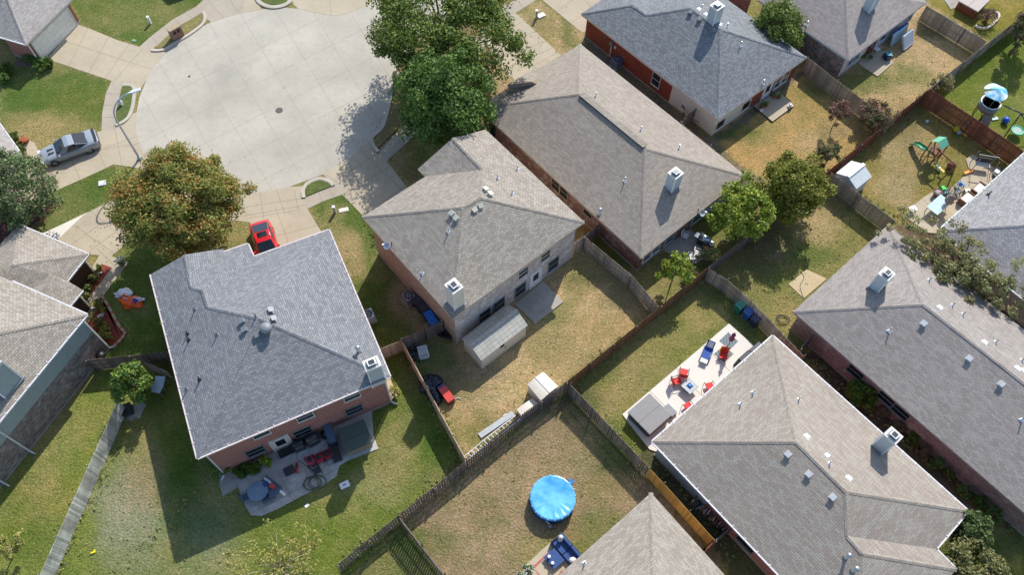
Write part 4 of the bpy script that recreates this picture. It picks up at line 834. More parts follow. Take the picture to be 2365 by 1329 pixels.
T('conifer','feathery green conifer at the sandy roof corner, bottom right',2243,1233,48,2.0,1.7,LGA,40,120,.2,.26,seed=26,tr=.1)
T('conifer','large pale olive conifer at the bottom right edge',2250,1310,72,2.2,1.8,leafm('leaves_pale_conifer',rgb(104,108,62),rgb(160,154,98)),64,140,.2,.24,seed=27,tr=.12)
T('willow','pale thin-leaved willow with bare limbs at the bottom edge',640,1310,100,2.4,1.2,LGB,120,26,.16,.13,seed=28,tr=.09,bark=BARKL,holes=.5,limbs=34,asp=1.5,shell=.2,flat=.5)
T('willow','wispy sapling with pale branches standing in the lower lawn',700,1262,52,1.9,1.0,LGB,46,18,.15,.16,seed=29,tr=.05,bark=BARKL,holes=.5,limbs=22,base=(716,1330),shell=.2)
T('willow','wispy yellow-green sapling at the bottom left corner',18,1255,36,2.0,1.0,LGB,34,40,.16,.2,seed=30,tr=.05,bark=BARKL,holes=.4,base=(30,1290))
T('shrub','yellowing shrub against the end of the red brick wall',912,905,17,.7,.5,LGB,14,26,.16,.3,seed=31,trunk=False,cat='shrub')
for i,(q,r,l,mt) in enumerate((((107,146),15,'clipped green bush at the garage corner',LGC),((72,132),22,'low dark bush in the shade beside the red brick garage wall',LG3),((92,150),17,'dull green bush between the two garage bushes',LG3),((14,160),15,'low green hedge at the left edge below the garage house',LGC),((28,319),14,'upper of two clipped round bushes by the left edge house',LGE),((39,352),18,'lower of two clipped round bushes by the left edge house',LGE),
  ((505,1082),26,'dark shrub at the red brick house rear corner',LG3),((556,1090),20,'green leafy plant by the red brick wall',LGC),((585,1082),20,'green leafy plant between fern and dark shrub',LGC),((1640,590),30,'weedy shrub beside the stainless grill',LG9),((1600,640),22,'weedy shrub below the house patio chairs',LG9),((2002,92),1,'',None),((8,180),12,'small round green shrub by the left edge',LG3))):
    if mt: T('bush',l,q[0],q[1],r,.5 if r<25 else .8,.45 if r<25 else .7,mt,20,90,.13,.32,seed=40+i,trunk=False,cat='shrub',holes=.02)
T('fern','spiky yellow-green fern beside the red brick back wall',609,1072,19,.5,.35,LG4,16,60,.2,.3,seed=60,trunk=False,cat='shrub')
T('bush','low green plant by the mattress yard house wall',2001,128,14,.45,.4,LG3,12,60,.13,.32,seed=61,trunk=False,cat='shrub')
T('bush','white flowering bush at the bottom edge left of the navy sofa',1215,1322,20,.7,.5,LGC,18,60,.14,.3,seed=62,trunk=False,cat='shrub',extra=(FLW,.7))
# foundation shrubs of the violet brick wall
k=0
for q,r,mt,l in (((2040,952),16,LG7,'bare twiggy shrub just right of the bright bush'),((2080,985),18,LG7,'brown twiggy shrub beside the leaning chimney'),((2110,1012),17,LGC,'green shrub second from the chimney along the violet wall'),((2135,1040),18,LG7,'twiggy grey shrub midway along the violet wall'),((2165,1072),18,LG3,'dark shrub midway along the violet wall'),((2192,1095),15,LGC,'small green shrub with pale twigs along the violet wall'),((2228,1135),18,LG3,'dark green shrub near the sandy roof corner'),((2262,1160),20,LGC,'green shrub right of the sandy roof corner'),((2298,1190),22,LG3,'last dark green shrub along the violet wall')):
    T('shrub',l,q[0],q[1],r,.5,.45,mt,18,60,.13,.3,seed=70+k,cat='shrub',bark=TWIG,tr=.03,limbs=9,group='shrubs along the violet brick wall'); k+=1
# rose beds
def bed(px,z,mat=MULCH,nm='flower_bed'):
    mb=MB(); mb.prism(ccw([P2(*q) for q in px]),-.02,z,mat); o=mb.build(nm); o['kind']='structure'
bed([(236,611),(258,619),(214,676),(196,690),(190,664)],.07); bed([(233,690),(247,702),(280,760),(289,771),(279,786),(263,803),(204,750),(222,722),(246,700)],.07)
bed([(28,150),(60,108),(110,140),(118,152),(90,160)],.03,SOIL); bed([(60,470),(0,520),(-20,600),(60,530),(100,500)],.03,plain('dark_mulch',rgb(80,52,48),.95,var=.4,scale=8))
for i,(q,r,l) in enumerate((((226,622),11,'yellow rose bush nearest the driveway'),((213,643),12,'tall green rose bush in the upper bed'),((204,664),11,'leafy rose bush at the lower end of the upper bed'),((198,682),9,'low rose bush against the stepped wall'),((228,702),10,'reddish green rose bush in the corner of the white border'),((238,716),7,'small rose bush by the brick edging'),((226,745),12,'yellow rose bush at the upper end of the triangular bed'),((242,757),13,'large rose bush in the middle of the triangular bed'),((234,775),12,'rose bush with yellow blooms at the foot of the siding wall'),((252,778),10,'pale rose bush near the corner of the triangular bed'))):
    T('rose_bush',l,q[0],q[1],r,.5,.4,LGD,14,60,.12,.32,seed=90+i,cat='rose bush',tr=.02,limbs=3,group='rose bushes in the mulched beds')
root=thing('garden_edging','curved row of tan edging blocks round the triangular rose bed','edging',P(260,740)); c0=root.location.copy()
pts=crv([P(*q) for q in ((235,684),(247,701),(262,728),(279,758),(290,771),(281,786),(264,803))],5)
for i in range(len(pts)-1):
    a,b=pts[i],pts[i+1]; d=b-a; mb=MB(); mb.box(((a+b)/2+Vector((0,0,.09))),(d.length*.93,.2,.18),TANP if i%3 else TERRA,rz=math.atan2(d.y,d.x)); mb.build('edging_block',root,c0)
# ------------------------------------------------------------------ vehicles
RUB=plain('tyre_rubber',(.02,.02,.02),.8); RIMB=plain('rim_black',(.04,.04,.045),.35,.6)
def car(label,mat,L=5.0,W=1.9,H=1.45,hood=.9,sun=False,loc=(0,0,0),rz=0,rim=RIMB,hatch=False,name='parked_car'):
    if sun: H=1.42
    root=thing(name,label,'car',loc,rz); h=L/2; wb=2.95 if L>4.8 else 2.65; st=[]
    if not hatch: ST=[(h,.52,.62),(h-.08,.60,.80),(h-.35,.70,.90),(h-1.0,.80,.96),(h-1.75,.86,.97),(.1,.90,.955),(-.9,.92,.97),(-h+1.2,.98,1.0),(-h+.45,.99,.97),(-h+.1,.95,.88),(-h,.82,.74)]
    else: ST=[(h,.55,.60),(h-.1,.66,.80),(h-.4,.76,.92),(h-1.1,.86,.97),(h-1.5,.92,.98),(0,.94,.97),(-.9,.97,.98),(-h+.7,.98,.96),(-h+.2,.96,.90),(-h+.05,.90,.82),(-h,.78,.74)]
    mb=MB(); vs=[];fs=[]; n=12
    for x,zs,hw in ST:
        hw=hw*W/1.92*.96
        half=[(hw-.10,.20),(hw,.34),(hw+.01,.56),(hw-.01,zs-.14),(hw-.09,zs-.03),(hw*.62,zs+.025),(0,zs+.045)]
        ring=half+[(-y,z) for y,z in half[-2::-1]]; vs+=[(x,y,max(.18,z)) for y,z in ring]; n=len(ring)
    for i in range(len(ST)-1):
        for k in range(n-1): fs.append((i*n+k,i*n+k+1,(i+1)*n+k+1,(i+1)*n+k))
        fs.append((i*n+n-1,i*n,(i+1)*n,(i+1)*n+n-1))
    fs+=[list(range(n)),list(range((len(ST)-1)*n,len(ST)*n))[::-1]]
    mb.add(vs,[f[::-1] for f in fs],mat,sm=True); body=mb.build('body',root)
    if hatch: xa,xb,xc,xd=(h-1.3,h-2.1,-h+1.35,-h+.3)
    else: xa,xb,xc,xd=(h-1.5,h-2.45,-h+1.85,-h+.8)
    zb=.90; hb,ht=W*.43,W*.34
    g=MB(); B=[(xa,hb*.92,zb),(xb+.2,hb,zb+.03),(xc,hb,zb+.06),(xd,hb*.86,zb+.07)]; Tt=[(xb+.05,ht*.94,H-.05),(xb-.3,ht,H),(xc+.35,ht,H-.01),(xc+.02,ht*.95,H-.06)]
    vs=[(x,y*s_,z) for s_ in (1,-1) for x,y,z in B+Tt]
    g.add(vs,[(0,1,5,4),(1,2,6,5),(2,3,7,6),(8,12,13,9),(9,13,14,10),(10,14,15,11),(4,5,13,12),(5,6,14,13),(6,7,15,14),(0,4,12,8),(3,11,15,7)],mat,sm=False)
    g.build('cabin',root,bevel=.05)
    def pane(nm,q,e=.02):
        q=[Vector(v) for v in q]; nn=(q[1]-q[0]).cross(q[3]-q[0]).normalized(); c=sum(q,Vector())/len(q)
        if nn.dot(c-Vector((0,0,.9)))<0: nn=-nn; q=q[::-1]
        q=[c+(v-c)*.93+nn*e for v in q]; p=MB(); p.add(q,[list(range(len(q)))],GLASS); p.build(nm,root)
    pane('windshield',[vs[0],vs[4],vs[12],vs[8]]); pane('rear_window',[vs[3],vs[11],vs[15],vs[7]])
    pane('side_window',[vs[1],vs[2],vs[6],vs[5]]); pane('side_window',[vs[9],vs[13],vs[14],vs[10]]); pane('side_window',[vs[2],vs[3],vs[7],vs[6]]); pane('side_window',[vs[10],vs[14],vs[15],vs[11]])
    if sun: pane('sunroof',[(xb-.3,-.42,H+.0),(xb-.3,.42,H),(xb-.85,.42,H),(xb-.85,-.42,H)])
    for x in (wb/2,-wb/2):
        for s_ in (1,-1):
            Tm=Matrix.Translation((x,s_*(W/2-.13),.34))@Matrix.Rotation(PI/2,4,'X'); w_=MB(); w_.lathe([(.22,-.12),(.33,-.125),(.35,-.08),(.35,.08),(.33,.125),(.22,.12)],RUB,20,T=Tm); wo=w_.build('wheel',root); r_=MB(); r_.lathe([(.24,-.127),(.24,.127)],rim,16,T=Tm)
            for k in range(5): r_.box((0,0,0),(.05,.44,.262),STEEL if rim is RIMB else rim,T=Tm@Matrix.Rotation(k*PI/5,4,'Z'))
            r_.build('rim',wo)
    for s_ in (1,-1):
        q=MB(); q.box((h-.16,s_*W*.33,.60),(.22,.36,.12),WHITE); q.build('headlight',root); q=MB(); q.box((-h+.09,s_*W*.30,.78),(.16,.42,.12),plain('tail_light',(.35,.02,.02),.3)); q.build('tail_light',root)
        q=MB(); q.box((xa-.2,s_*(W/2+.02),.98),(.14,.2,.12),mat); q.build('mirror',root)
    if not hatch:
        q=MB(); q.box((-h+.18,0,1.05),(.22,W*.74,.05),DARK); q.build('spoiler',root); q=MB(); q.box((h-1.1,.22,.885),(.5,.16,.02),DARK); q.box((h-1.1,-.22,.885),(.5,.16,.02),DARK); q.build('hood_vent',root)
    return root
PG,nt_,n_,b_=newmat('car_paint_grey'); b_.inputs['Base Color'].default_value=(*rgb(152,160,166),1); b_.inputs['Metallic'].default_value=.1; b_.inputs['Roughness'].default_value=.38; b_.inputs['Coat Weight'].default_value=.4
PR,nt_,n_,b_=newmat('car_paint_red'); b_.inputs['Base Color'].default_value=(*rgb(206,24,34),1); b_.inputs['Roughness'].default_value=.3; b_.inputs['Coat Weight'].default_value=.6
PB,nt_,n_,b_=newmat('car_paint_blue'); b_.inputs['Base Color'].default_value=(*rgb(60,90,130),1); b_.inputs['Roughness'].default_value=.3
a=P(131,381);b=P(210.6,352); d=(a-b).normalized(); nn=Vector((d.y,-d.x,0)); nn=nn if nn.y>0 else -nn
car('grey two-door coupe with black wheels parked on the left driveway',PG,5.02,1.92,1.45,loc=(a+b)/2+nn*.82,rz=math.atan2(d.y,d.x))
a=P(604,528);b=P(626,600); d=(b-a).normalized(); car('red hatchback with sunroof, its nose under the slate blue roof',PR,4.4,1.86,1.5,sun=True,loc=a+d*2.1,rz=math.atan2(d.y,d.x),hatch=True)
car('blue car, only its edge showing at the top edge by the sidewalk',PB,4.6,1.85,1.45,loc=P(440,-34),rz=math.radians(40),hatch=True)
# ------------------------------------------------------------------ street things
def part(mb,name,par,**k): return mb.build(name,par,**k)
LAMPM=plain('lamp_grey',rgb(180,192,204),.4,.5)
b=P(323,367); tp=P(267.5,289.5,4.6); hd=P(308,210,7.3); ld=hd-b; ld.z=0
root=thing('street_lamp','tall curved grey street lamp arching over the sidewalk island, left','street lamp',b)
mb=MB(); pt=[(0,0,0),(0,0,2.4),(0,0,5.0)]
for k in range(1,9):
    t=k/8*PI/2; pt.append((ld.x*(1-math.cos(t))*.92,ld.y*(1-math.cos(t))*.92,5.0+2.25*math.sin(t)))
mb.tube(pt,[.11,.09,.075]+[.065]*8,LAMPM,10); part(mb,'pole',root)
mb=MB(); mb.lathe([(.17,0),(.17,.25),(.12,.3)],LAMPM,12); part(mb,'base',root)
u=ld.normalized(); e=Vector((ld.x*.92,ld.y*.92,7.25)); mb=MB(); mb.bar(e-u*.05,e+u*.75,.32,.13,plain('lamp_head',rgb(200,205,208),.4)); o=part(mb,'lamp_head',root,bevel=.04); mb=MB(); mb.bar(e+u*.25-Vector((0,0,.07)),e+u*.65-Vector((0,0,.07)),.22,.03,GLASS); part(mb,'lens',o)
def hydrant(q,l,m1,m2):
    r=thing('fire_hydrant',l,'hydrant',P(*q)); mb=MB(); mb.lathe([(.16,0),(.16,.08),(.11,.1),(.11,.55),(.14,.57),(.14,.62)],m1,14); part(mb,'body',r); mb=MB(); mb.lathe([(.13,.62),(.11,.72),(.05,.78),(.02,.84)],m2,14); part(mb,'cap',r)
    mb=MB(); mb.bar((-.2,0,.45),(.2,0,.45),.11,.11,m2,); mb.bar((0,-.02,.45),(0,-.22,.45),.14,.14,m2); part(mb,'nozzle',r)
hydrant((282,243),'white fire hydrant on the small grass island under the street lamp',WHITE,WHITE)
def pillar(q,l,rz,w,d,h,doors):
    r=thing('brick_mailbox',l,'mailbox',P(*q),rz); mb=MB(); mb.box((0,0,h/2),(w,d,h),bR if not doors else brickm('brick_mailbox_brown',rgb(168,130,104),rgb(130,96,78),rgb(180,160,140),.24,.085,.008)); part(mb,'brick_pillar',r)
    mb=MB(); mb.box((0,0,h+.04),(w+.1,d+.1,.08),TANP); part(mb,'capstone',r)
    for x in ((-.2,.2) if doors else (0,)):
        mb=MB(); mb.box((x,-d/2-.02,h*.68),(.24,.06,.26),BLACK); mb.lathe([(.12,0),(.12,.06)],BLACK,12,T=Matrix.Translation((x,-d/2+.01,h*.68+.13))@Matrix.Rotation(PI/2,4,'X')); part(mb,'mail_door',r)
pillar((411,86),'wide brown brick double mailbox beside the upper kerb island',ang((388,105),(450,70)),1.15,.6,1.25,True)
pillar((918,194),'narrow red brick mailbox in tree shade by the kerb',ang((905,183),(918,146))+PI,.6,.6,1.2,False)
def pedestal(q,l,h,lid=True,m=plain('pedestal_green_grey',rgb(160,175,165),.5)):
    r=thing('utility_pedestal',l,'utility post',P(*q)); mb=MB(); mb.box((0,0,h/2),(.2,.2,h),m); part(mb,'post',r); mb=MB(); mb.box((0,0,h+.03),(.24,.24,.06),WHITE); part(mb,'lid',r)
pedestal((348,54),'white utility post on the upper left lawn',.8,m=WHITE); pedestal((774,491),'dark utility post on the lawn strip between the two driveways',.8); pedestal((1239,42),'grey utility post on the dry lawn at the top',.95)
def lid(q,l,w,d,rz,m,h=.05):
    r=thing('utility_cover',l,'utility cover',P(*q),rz); mb=MB(); mb.box((0,0,h/2),(w,d,h),m); part(mb,'rim',r); mb=MB(); mb.box((0,0,h+.008),(w*.8,d*.75,.02),m); part(mb,'lid',r)
lid((1249.5,36.5),'white utility cover beside the grey post on dry lawn',.75,.5,.6,WHITE,.12); lid((794,485.5),'pale concrete utility cover on the lawn strip',.8,.4,.3,pale); lid((310,94),'small green utility cover beside the upper driveway',.4,.3,-.4,plain('green_lid',rgb(120,160,120),.5)); lid((237,424),'white cover flake at the edge of the turning orange tree',.6,.5,.3,WHITE,.1)
def manhole(q,l,r_):
    r=thing('manhole_cover',l,'manhole',P(*q,.01)); mb=MB(); mb.lathe([(r_,0),(r_,.012),(r_-.05,.016)],plain('iron_ring',rgb(110,100,92),.7,.3),24); part(mb,'ring',r); mb=MB(); mb.lathe([(r_*.8,.01),(r_*.78,.022)],plain('iron_cover',rgb(96,88,82),.65,.4),24); part(mb,'cover',r)
manhole((645,254.5),'round iron manhole cover in the middle of the cul-de-sac',.34); manhole((437,176),'tiny round iron cover at the left of the cul-de-sac',.13)
# ------------------------------------------------------------------ air conditioners, bins
def acunit(q,l,rz,m):
    r=thing('air_conditioner',l,'air conditioner',P(*q),rz); mb=MB(); mb.box((0,0,.05),(1.0,1.0,.1),oldc); part(mb,'pad',r); mb=MB(); mb.box((0,0,.5),(.85,.85,.8),m); part(mb,'case',r,bevel=.05)
    mb=MB(); mb.lathe([(.34,.895),(.36,.93),(.30,.935),(.30,.905)],DARK,20); part(mb,'fan_grille',r); mb=MB()
    for k in range(3): mb.box((0,0,.912),(.56,.1,.02),LEADV,rz=k*PI/3)
    part(mb,'fan_blade',r)
ax=ang((1045,737),(836,501)); 
acunit((946,695),'grey air conditioner left of the four wheelie bins',ax,plain('ac_grey',rgb(130,128,126),.5)); acunit((853,738),'pale air conditioner half under the slate blue eave',ang((901,871),(760,532)),plain('ac_pale',rgb(186,196,198),.4)); acunit((1423,152),'blue-topped air conditioner against the orange-red brick wall',ang((1342,32),(1659,278)),plain('ac_blue_grey',rgb(96,108,130),.4))
def bin_(name,l,m,lidm,q,rz,proto=[None]):
    r=thing('wheelie_bin',l,'trash bin',P(*q),rz,'wheelie bins'); mb=MB(); mb.box((0,0,.5),(.52,.56,.95),m,taper=1.18); part(mb,'body',r,bevel=.03)
    mb=MB(); mb.add([(-.34,-.38,.98),(.34,-.38,.98),(.34,.36,1.0),(-.34,.36,1.0),(-.3,-.34,1.05),(.3,-.34,1.05),(.3,.34,1.10),(-.3,.34,1.10)],[(3,2,1,0),(4,5,6,7),(0,1,5,4),(1,2,6,5),(2,3,7,6),(3,0,4,7)],lidm); part(mb,'lid',r)
    mb=MB(); mb.bar((-.28,.42,.95),(.28,.42,.95),.04,.04,lidm); part(mb,'handle',r)
    for s_ in (-1,1): mb=MB(); mb.lathe([(.12,-.03),(.12,.03)],BLACK,12,T=Matrix.Translation((s_*.3,.3,.12))@Matrix.Rotation(PI/2,4,'Y')); part(mb,'wheel',r)
bB=plain('bin_blue',rgb(30,110,190),.4); bK_=plain('bin_black',rgb(52,54,64),.5); bG_=plain('bin_green',rgb(40,120,100),.45); bN=plain('bin_navy',rgb(40,54,84),.4); bBd=plain('bin_blue_deep',rgb(30,84,150),.4)
for l,m,q in (('black bin next to the grey air conditioner',bK_,(967,709)),('black bin between the other black bin and the blue ones',bK_,(981,724)),('blue bin beside the black bin at the side wall',bB,(994,742)),('blue bin nearest the gate fence, last of its row',bB,(1003,756))): bin_('b',l,m,m,q,ax-PI/2+random.uniform(-.15,.1))
r9=ang((1637,620),(1780,741),0)
for l,m,q in (('green wheelie bin, first along the grey board fence',bG_,(1704,718)),('bright blue wheelie bin between green and navy bins',bBd,(1723,733)),('navy black wheelie bin, last along the grey board fence',bN,(1740,748))): bin_('b',l,m,m,q,r9+random.uniform(-.1,.1))
# ------------------------------------------------------------------ centre yard
SHW=plain('shed_vinyl',rgb(214,204,184),.5,var=.06); SHR=brickm('shed_roof_tile',rgb(196,192,176),rgb(180,176,160),rgb(130,126,112),.42,.3,.012,.1,.6,.1,1,.0); SHR2=SHR
def shed(name,label,cat,front,back,ze,ridge_t,zr,wallm,roofm,win=None,over=.06):
    """front/back: the two eave lines as pixel pairs"""
    a,b=[P(*q,ze) for q in front]; c,d=[P(*q,ze) for q in back]; o=(a+b+c+d)/4; o.z=0
    r=thing(name,label,cat,o); z=Vector((0,0,1)); r0=a.lerp(c,ridge_t); r1=b.lerp(d,ridge_t); r0.z=r1.z=zr
    u=(b-a).normalized()
    for s_,(p,q,pp,qq) in enumerate(((a,b,r1,r0),(d,c,r0,r1))):
        mb=MB(); n_=(q-p).cross(pp-p).normalized(); n_=n_ if n_.z>0 else -n_; e=.04; mb.add([p,q,pp,qq,p-n_*e,q-n_*e,pp-n_*e,qq-n_*e],[(0,1,2,3),(7,6,5,4),(0,4,5,1),(1,5,6,2),(2,6,7,3),(3,7,4,0)],roofm); part(mb,'roof_panel',r,off=o)
    mb=MB(); ins=lambda p:Vector((p.x,p.y,0))+(o-Vector((p.x,p.y,0)))*.05
    A,B,Cc,Dd=[ins(p) for p in (a,b,d,c)]; h=Vector((0,0,ze+.02)); RA=ins(r0)+Vector((0,0,zr-.05)); RB=ins(r1)+Vector((0,0,zr-.05))
    mb.add([A,B,Cc,Dd,A+h,B+h,Cc+h,Dd+h,RA,RB],[(0,1,5,4),(2,3,7,6),(1,2,6,9,5),(3,0,4,8,7)],wallm); part(mb,'wall',r,off=o)
    mb=MB(); mb.bar(r0+z*.03-u*.03,r1+z*.03+u*.03,.28,.05,roofm); part(mb,'ridge_cap',r,off=o)
    if win:
        t=win; p=A.lerp(B,t); n_=(B-A).normalized(); nn=Vector((n_.y,-n_.x,0)); nn=nn if nn.y<0 else -nn
        for i in range(2):
            for j in range(2): 
                mb=MB(); q=p+n_*(i*.2-.1)+nn*.02+Vector((0,0,1.35+j*.2)); mb.box(q,(.16,.04,.16),GLASS,rz=math.atan2(n_.y,n_.x)); part(mb,'window_pane',r,off=o)
        mb=MB(); q=A.lerp(B,t+.22)+nn*.01+Vector((0,0,.9)); mb.box(q,(1.5,.04,1.7),SHW,rz=math.atan2(n_.y,n_.x)); dr=part(mb,'door',r,off=o); mb=MB(); mb.box(q+nn*.04-n_*.65,(.05,.05,.2),BLACK,rz=math.atan2(n_.y,n_.x)); part(mb,'handle',dr,off=o)
    return r
shed('storage_shed','long cream vinyl storage shed with tiled roof against the centre house back wall','shed',((1111.5,834),(1219,752)),((1066,783),(1172,702.6)),1.75,.52,2.35,SHW,SHR,win=.45)
MET=stripes('ribbed_white_metal',rgb(216,220,216),.28,depth=.03,rough=.4,axis=0,dark=.7,wid=.14)
shed('metal_shed','small white ribbed metal shed beside the weathered fence','shed',((1978,436.8),(2014,408)),((1931,399.6),(1966.5,371)),1.7,.52,2.25,plain('shed_metal_wall',rgb(176,184,186),.5),MET)
def boxshed(label,cn,ze,arch,wallm,name='deck_box',seam=True):
    c=[P(*q,ze) for q in cn]; o=sum(c,Vector())/4; o.z=0; r=thing(name,label,'storage box',o); base=[Vector((v.x,v.y,0)) for v in c]; ins=[v+(o-v)*.05 for v in base]
    mb=MB(); mb.prism(ccw([(v.x,v.y) for v in ins]),0,ze,wallm); part(mb,'body',r,off=o)
    mb=MB(); n=6; vs=[];
    for i in range(n+1):
        t=i/n; z=ze+arch*math.sin(PI*t)+.02; vs+= [Vector((*(c[0].lerp(c[3],t)).xy,z)),Vector((*(c[1].lerp(c[2],t)).xy,z))]
    fs=[(2*i,2*i+1,2*i+3,2*i+2) for i in range(n)]; k=len(vs); vs+=[v-Vector((0,0,.08+ (0 if True else 0))) for v in vs]; fs+=[(2*i+k+2,2*i+3+k,2*i+1+k,2*i+k) for i in range(n)]+[(2*i,2*i+2,2*i+2+k,2*i+k) for i in range(n)]+[(2*i+1,2*i+1+k,2*i+3+k,2*i+3) for i in range(n)]+[(0,k,k+1,1),(2*n,2*n+1,k+2*n+1,k+2*n)]
    mb.add(vs,fs,SHW); part(mb,'lid',r,off=o)
    if seam:
        mb=MB(); a=c[0].lerp(c[3],.5)+Vector((0,0,arch+.04)); b=c[1].lerp(c[2],.5)+Vector((0,0,arch+.04)); mb.bar(a,b,.07,.05,WHITE); part(mb,'centre_strip',r,off=o)
    return r
boxshed('large cream plastic box shed standing against the slatted back fence',[(1249.4,926.6),(1218,889),(1254.6,860),(1289,893)][::1],1.35,.14,SHW,'box_shed')
boxshed('low cream deck box beside the larger box shed, partly shaded',[(1206,963.8),(1193,946.5),(1230,920.6),(1244,934)],.75,.06,SHW,'deck_box',False)
ALU=plain('ladder_aluminium',rgb(214,212,208),.4,.2)
def ladder(l,a,b,z,w):
    A=P(*a,z);B=P(*b,z); d=(B-A).normalized(); n=Vector((-d.y,d.x,0)); n=n if n.y>0 else -n; r=thing('ladder',l,'ladder',Vector((A.x,A.y,0))); o=Vector((A.x,A.y,0)); Z=Vector((0,0,.25))
    for s_ in (0,1): mb=MB(); mb.bar(A+n*w*s_-Z*s_,B+n*w*s_-Z*s_,.05,.09,ALU); part(mb,'side_rail',r,off=o)
    L=(B-A).length
    for k in range(1,int(L/.33)): mb=MB(); q=A+d*k*.33; mb.bar(q,q+n*w-Z,.05,.05,ALU); part(mb,'rung',r,off=o)
ladder('shorter aluminium ladder hung on the back fence, lower left one',(1081,1063),(1126,1026),1.35,.42); ladder('longer aluminium ladder hung on the back fence, upper right one',(1118,1034),(1201,969),1.5,.48)
r=thing('scrap_sheet','long grey metal panel lying on the grass behind the ladders','panel',P(1147,982),ang((1115,1010),(1182,964))); mb=MB(); mb.box((0,0,.08),(3.0,.42,.06),plain('panel_grey',rgb(170,172,172),.5)); part(mb,'sheet',r); mb=MB(); mb.box((.9,.22,.12),(.3,.06,.06),WHITE); part(mb,'clip',r)
# red grill cabinet, rubbish bags, junk
r=thing('cabinet','red-topped brown cabinet with purple end lying beside the black rubbish bags','cabinet',P(1031,916),ang((1016,890),(1042,925))); mb=MB(); mb.box((0,0,.3),(1.5,.55,.6),plain('cabinet_brown',rgb(110,60,40),.5)); part(mb,'body',r); mb=MB(); mb.box((.1,0,.62),(1.25,.6,.05),REDB); part(mb,'top',r); mb=MB(); mb.box((-.62,0,.63),(.2,.6,.06),plain('purple_panel',rgb(80,60,110),.5)); part(mb,'end_panel',r)
for i,(q,rr,l) in enumerate((((988,888),.55,'black rubbish bag, upper left in the heap by the tan fence'),((1003,886),.6,'black rubbish bag, upper right in the heap'),((994,900),.55,'black rubbish bag in the middle of the heap'),((1001,912),.5,'black rubbish bag, lower middle of the heap'),((1006,925),.45,'black rubbish bag at the bottom of the heap'),((983,899),.4,'small black rubbish bag touching the tan fence'))):
    mb=MB(); mb.blob((0,0,rr*.5),(rr,rr,rr*.75),plain('bag_black',(.012,.018,.03),.3),8,i*3.1,.35); o=mb.build('rubbish_bag'); o.location=P(*q); tag(o,l,'trash bag','black rubbish bags by the tan fence')
def junk(name,l,cat,q,n,m,sz=.35,sd=0,ht=.4):
    rnd=random.Random(sd); r=thing(name,l,cat,P(*q))
    for i in range(n):
        mb=MB(); mb.bar((rnd.uniform(-sz,sz),rnd.uniform(-sz,sz),rnd.uniform(.05,ht)),(rnd.uniform(-sz,sz),rnd.uniform(-sz,sz),rnd.uniform(.05,ht)),rnd.uniform(.06,.22),rnd.uniform(.04,.15),rnd.choice(m)); part(mb,rnd.choice(['board','bar','crate']),r)
junk('scrap_pile','dark pile of scrap and tools in the corner by the gate fence','scrap pile',(953,806),9,[DARK,BLACK,LEADV,plain('scrap_blue',rgb(60,70,90),.5)],.6,1); junk('scrap_pile','dark scraps along the tan fence below the white appliance','scrap pile',(958,832),7,[DARK,BLACK],.5,2,.25)
r=thing('appliance','white appliance lying on its back near the gate fence','appliance',P(978,818),.3); mb=MB(); mb.box((0,0,.25),(.75,.95,.5),WHITE); part(mb,'body',r,bevel=.04); mb=MB(); mb.box((0,0,.51),(.6,.7,.03),plain('appliance_panel',rgb(190,190,180),.4)); part(mb,'panel',r); mb=MB(); mb.box((0,-.4,.53),(.6,.06,.05),LEADV); part(mb,'handle',r)
def hose(l,pts,m,rad=.03,name='garden_hose',z=.06,coil=None):
    P3=[P(*q,z) for q in pts]; o=P3[0].copy(); o.z=0; pp=[v-o for v in crv(P3,6)]; mb=MB(); mb.tube(pp,rad,m,6); ob=mb.build(name); ob.location=o; tag(ob,l,'hose')
def coil(l,q,r_,n,m,rad=.035,z=.05,sd=0):
    rnd=random.Random(sd); mb=MB(); pts=[]
    for i in range(n*14): a=i*2*PI/14; k=1+.25*math.sin(i*.37+sd); pts.append((r_*k*math.cos(a)*rnd.uniform(.95,1.05)+.2*math.sin(i*.11),r_*k*math.sin(a)*.8,z+i*.003))
    mb.tube(crv(pts,2),rad,m,6); ob=mb.build('garden_hose'); ob.location=P(*q); tag(ob,l,'hose')
coil('tangled black hose on the ground at the brick corner by the gate',(1029,774),.38,6,BLACK,.05,sd=3); hose('pale crooked hose end lying on the lawn right of the red cabinet',[(1046,930),(1050,924),(1056,920),(1064,922)],OFF,.03)
coil('coiled olive hose on the stained patio by the folding chairs',(729,1118),.55,4,plain('hose_olive',rgb(96,100,70),.6),.035,sd=1); hose('long tan hose curving over the stained patio',[(690,1078),(703,1084),(709,1100),(705,1116),(694,1122)],plain('hose_tan',rgb(170,130,80),.6)); hose('thin dark hose crossing the patio in front of the grills',[(688,1040),(686,1060),(700,1072),(712,1080)],plain('hose_dark',rgb(50,60,55),.6))
hose('thin dark hose lying over the tan slab in the dry yard',[(1849,628),(1857,642),(1848,660),(1852,678),(1856,688)],plain('hose_dark',rgb(50,60,55),.6),.02); coil('loose dark hose coil below the tan slab',(1806,738),.45,3,MATS['hose_dark'],.02,sd=5)
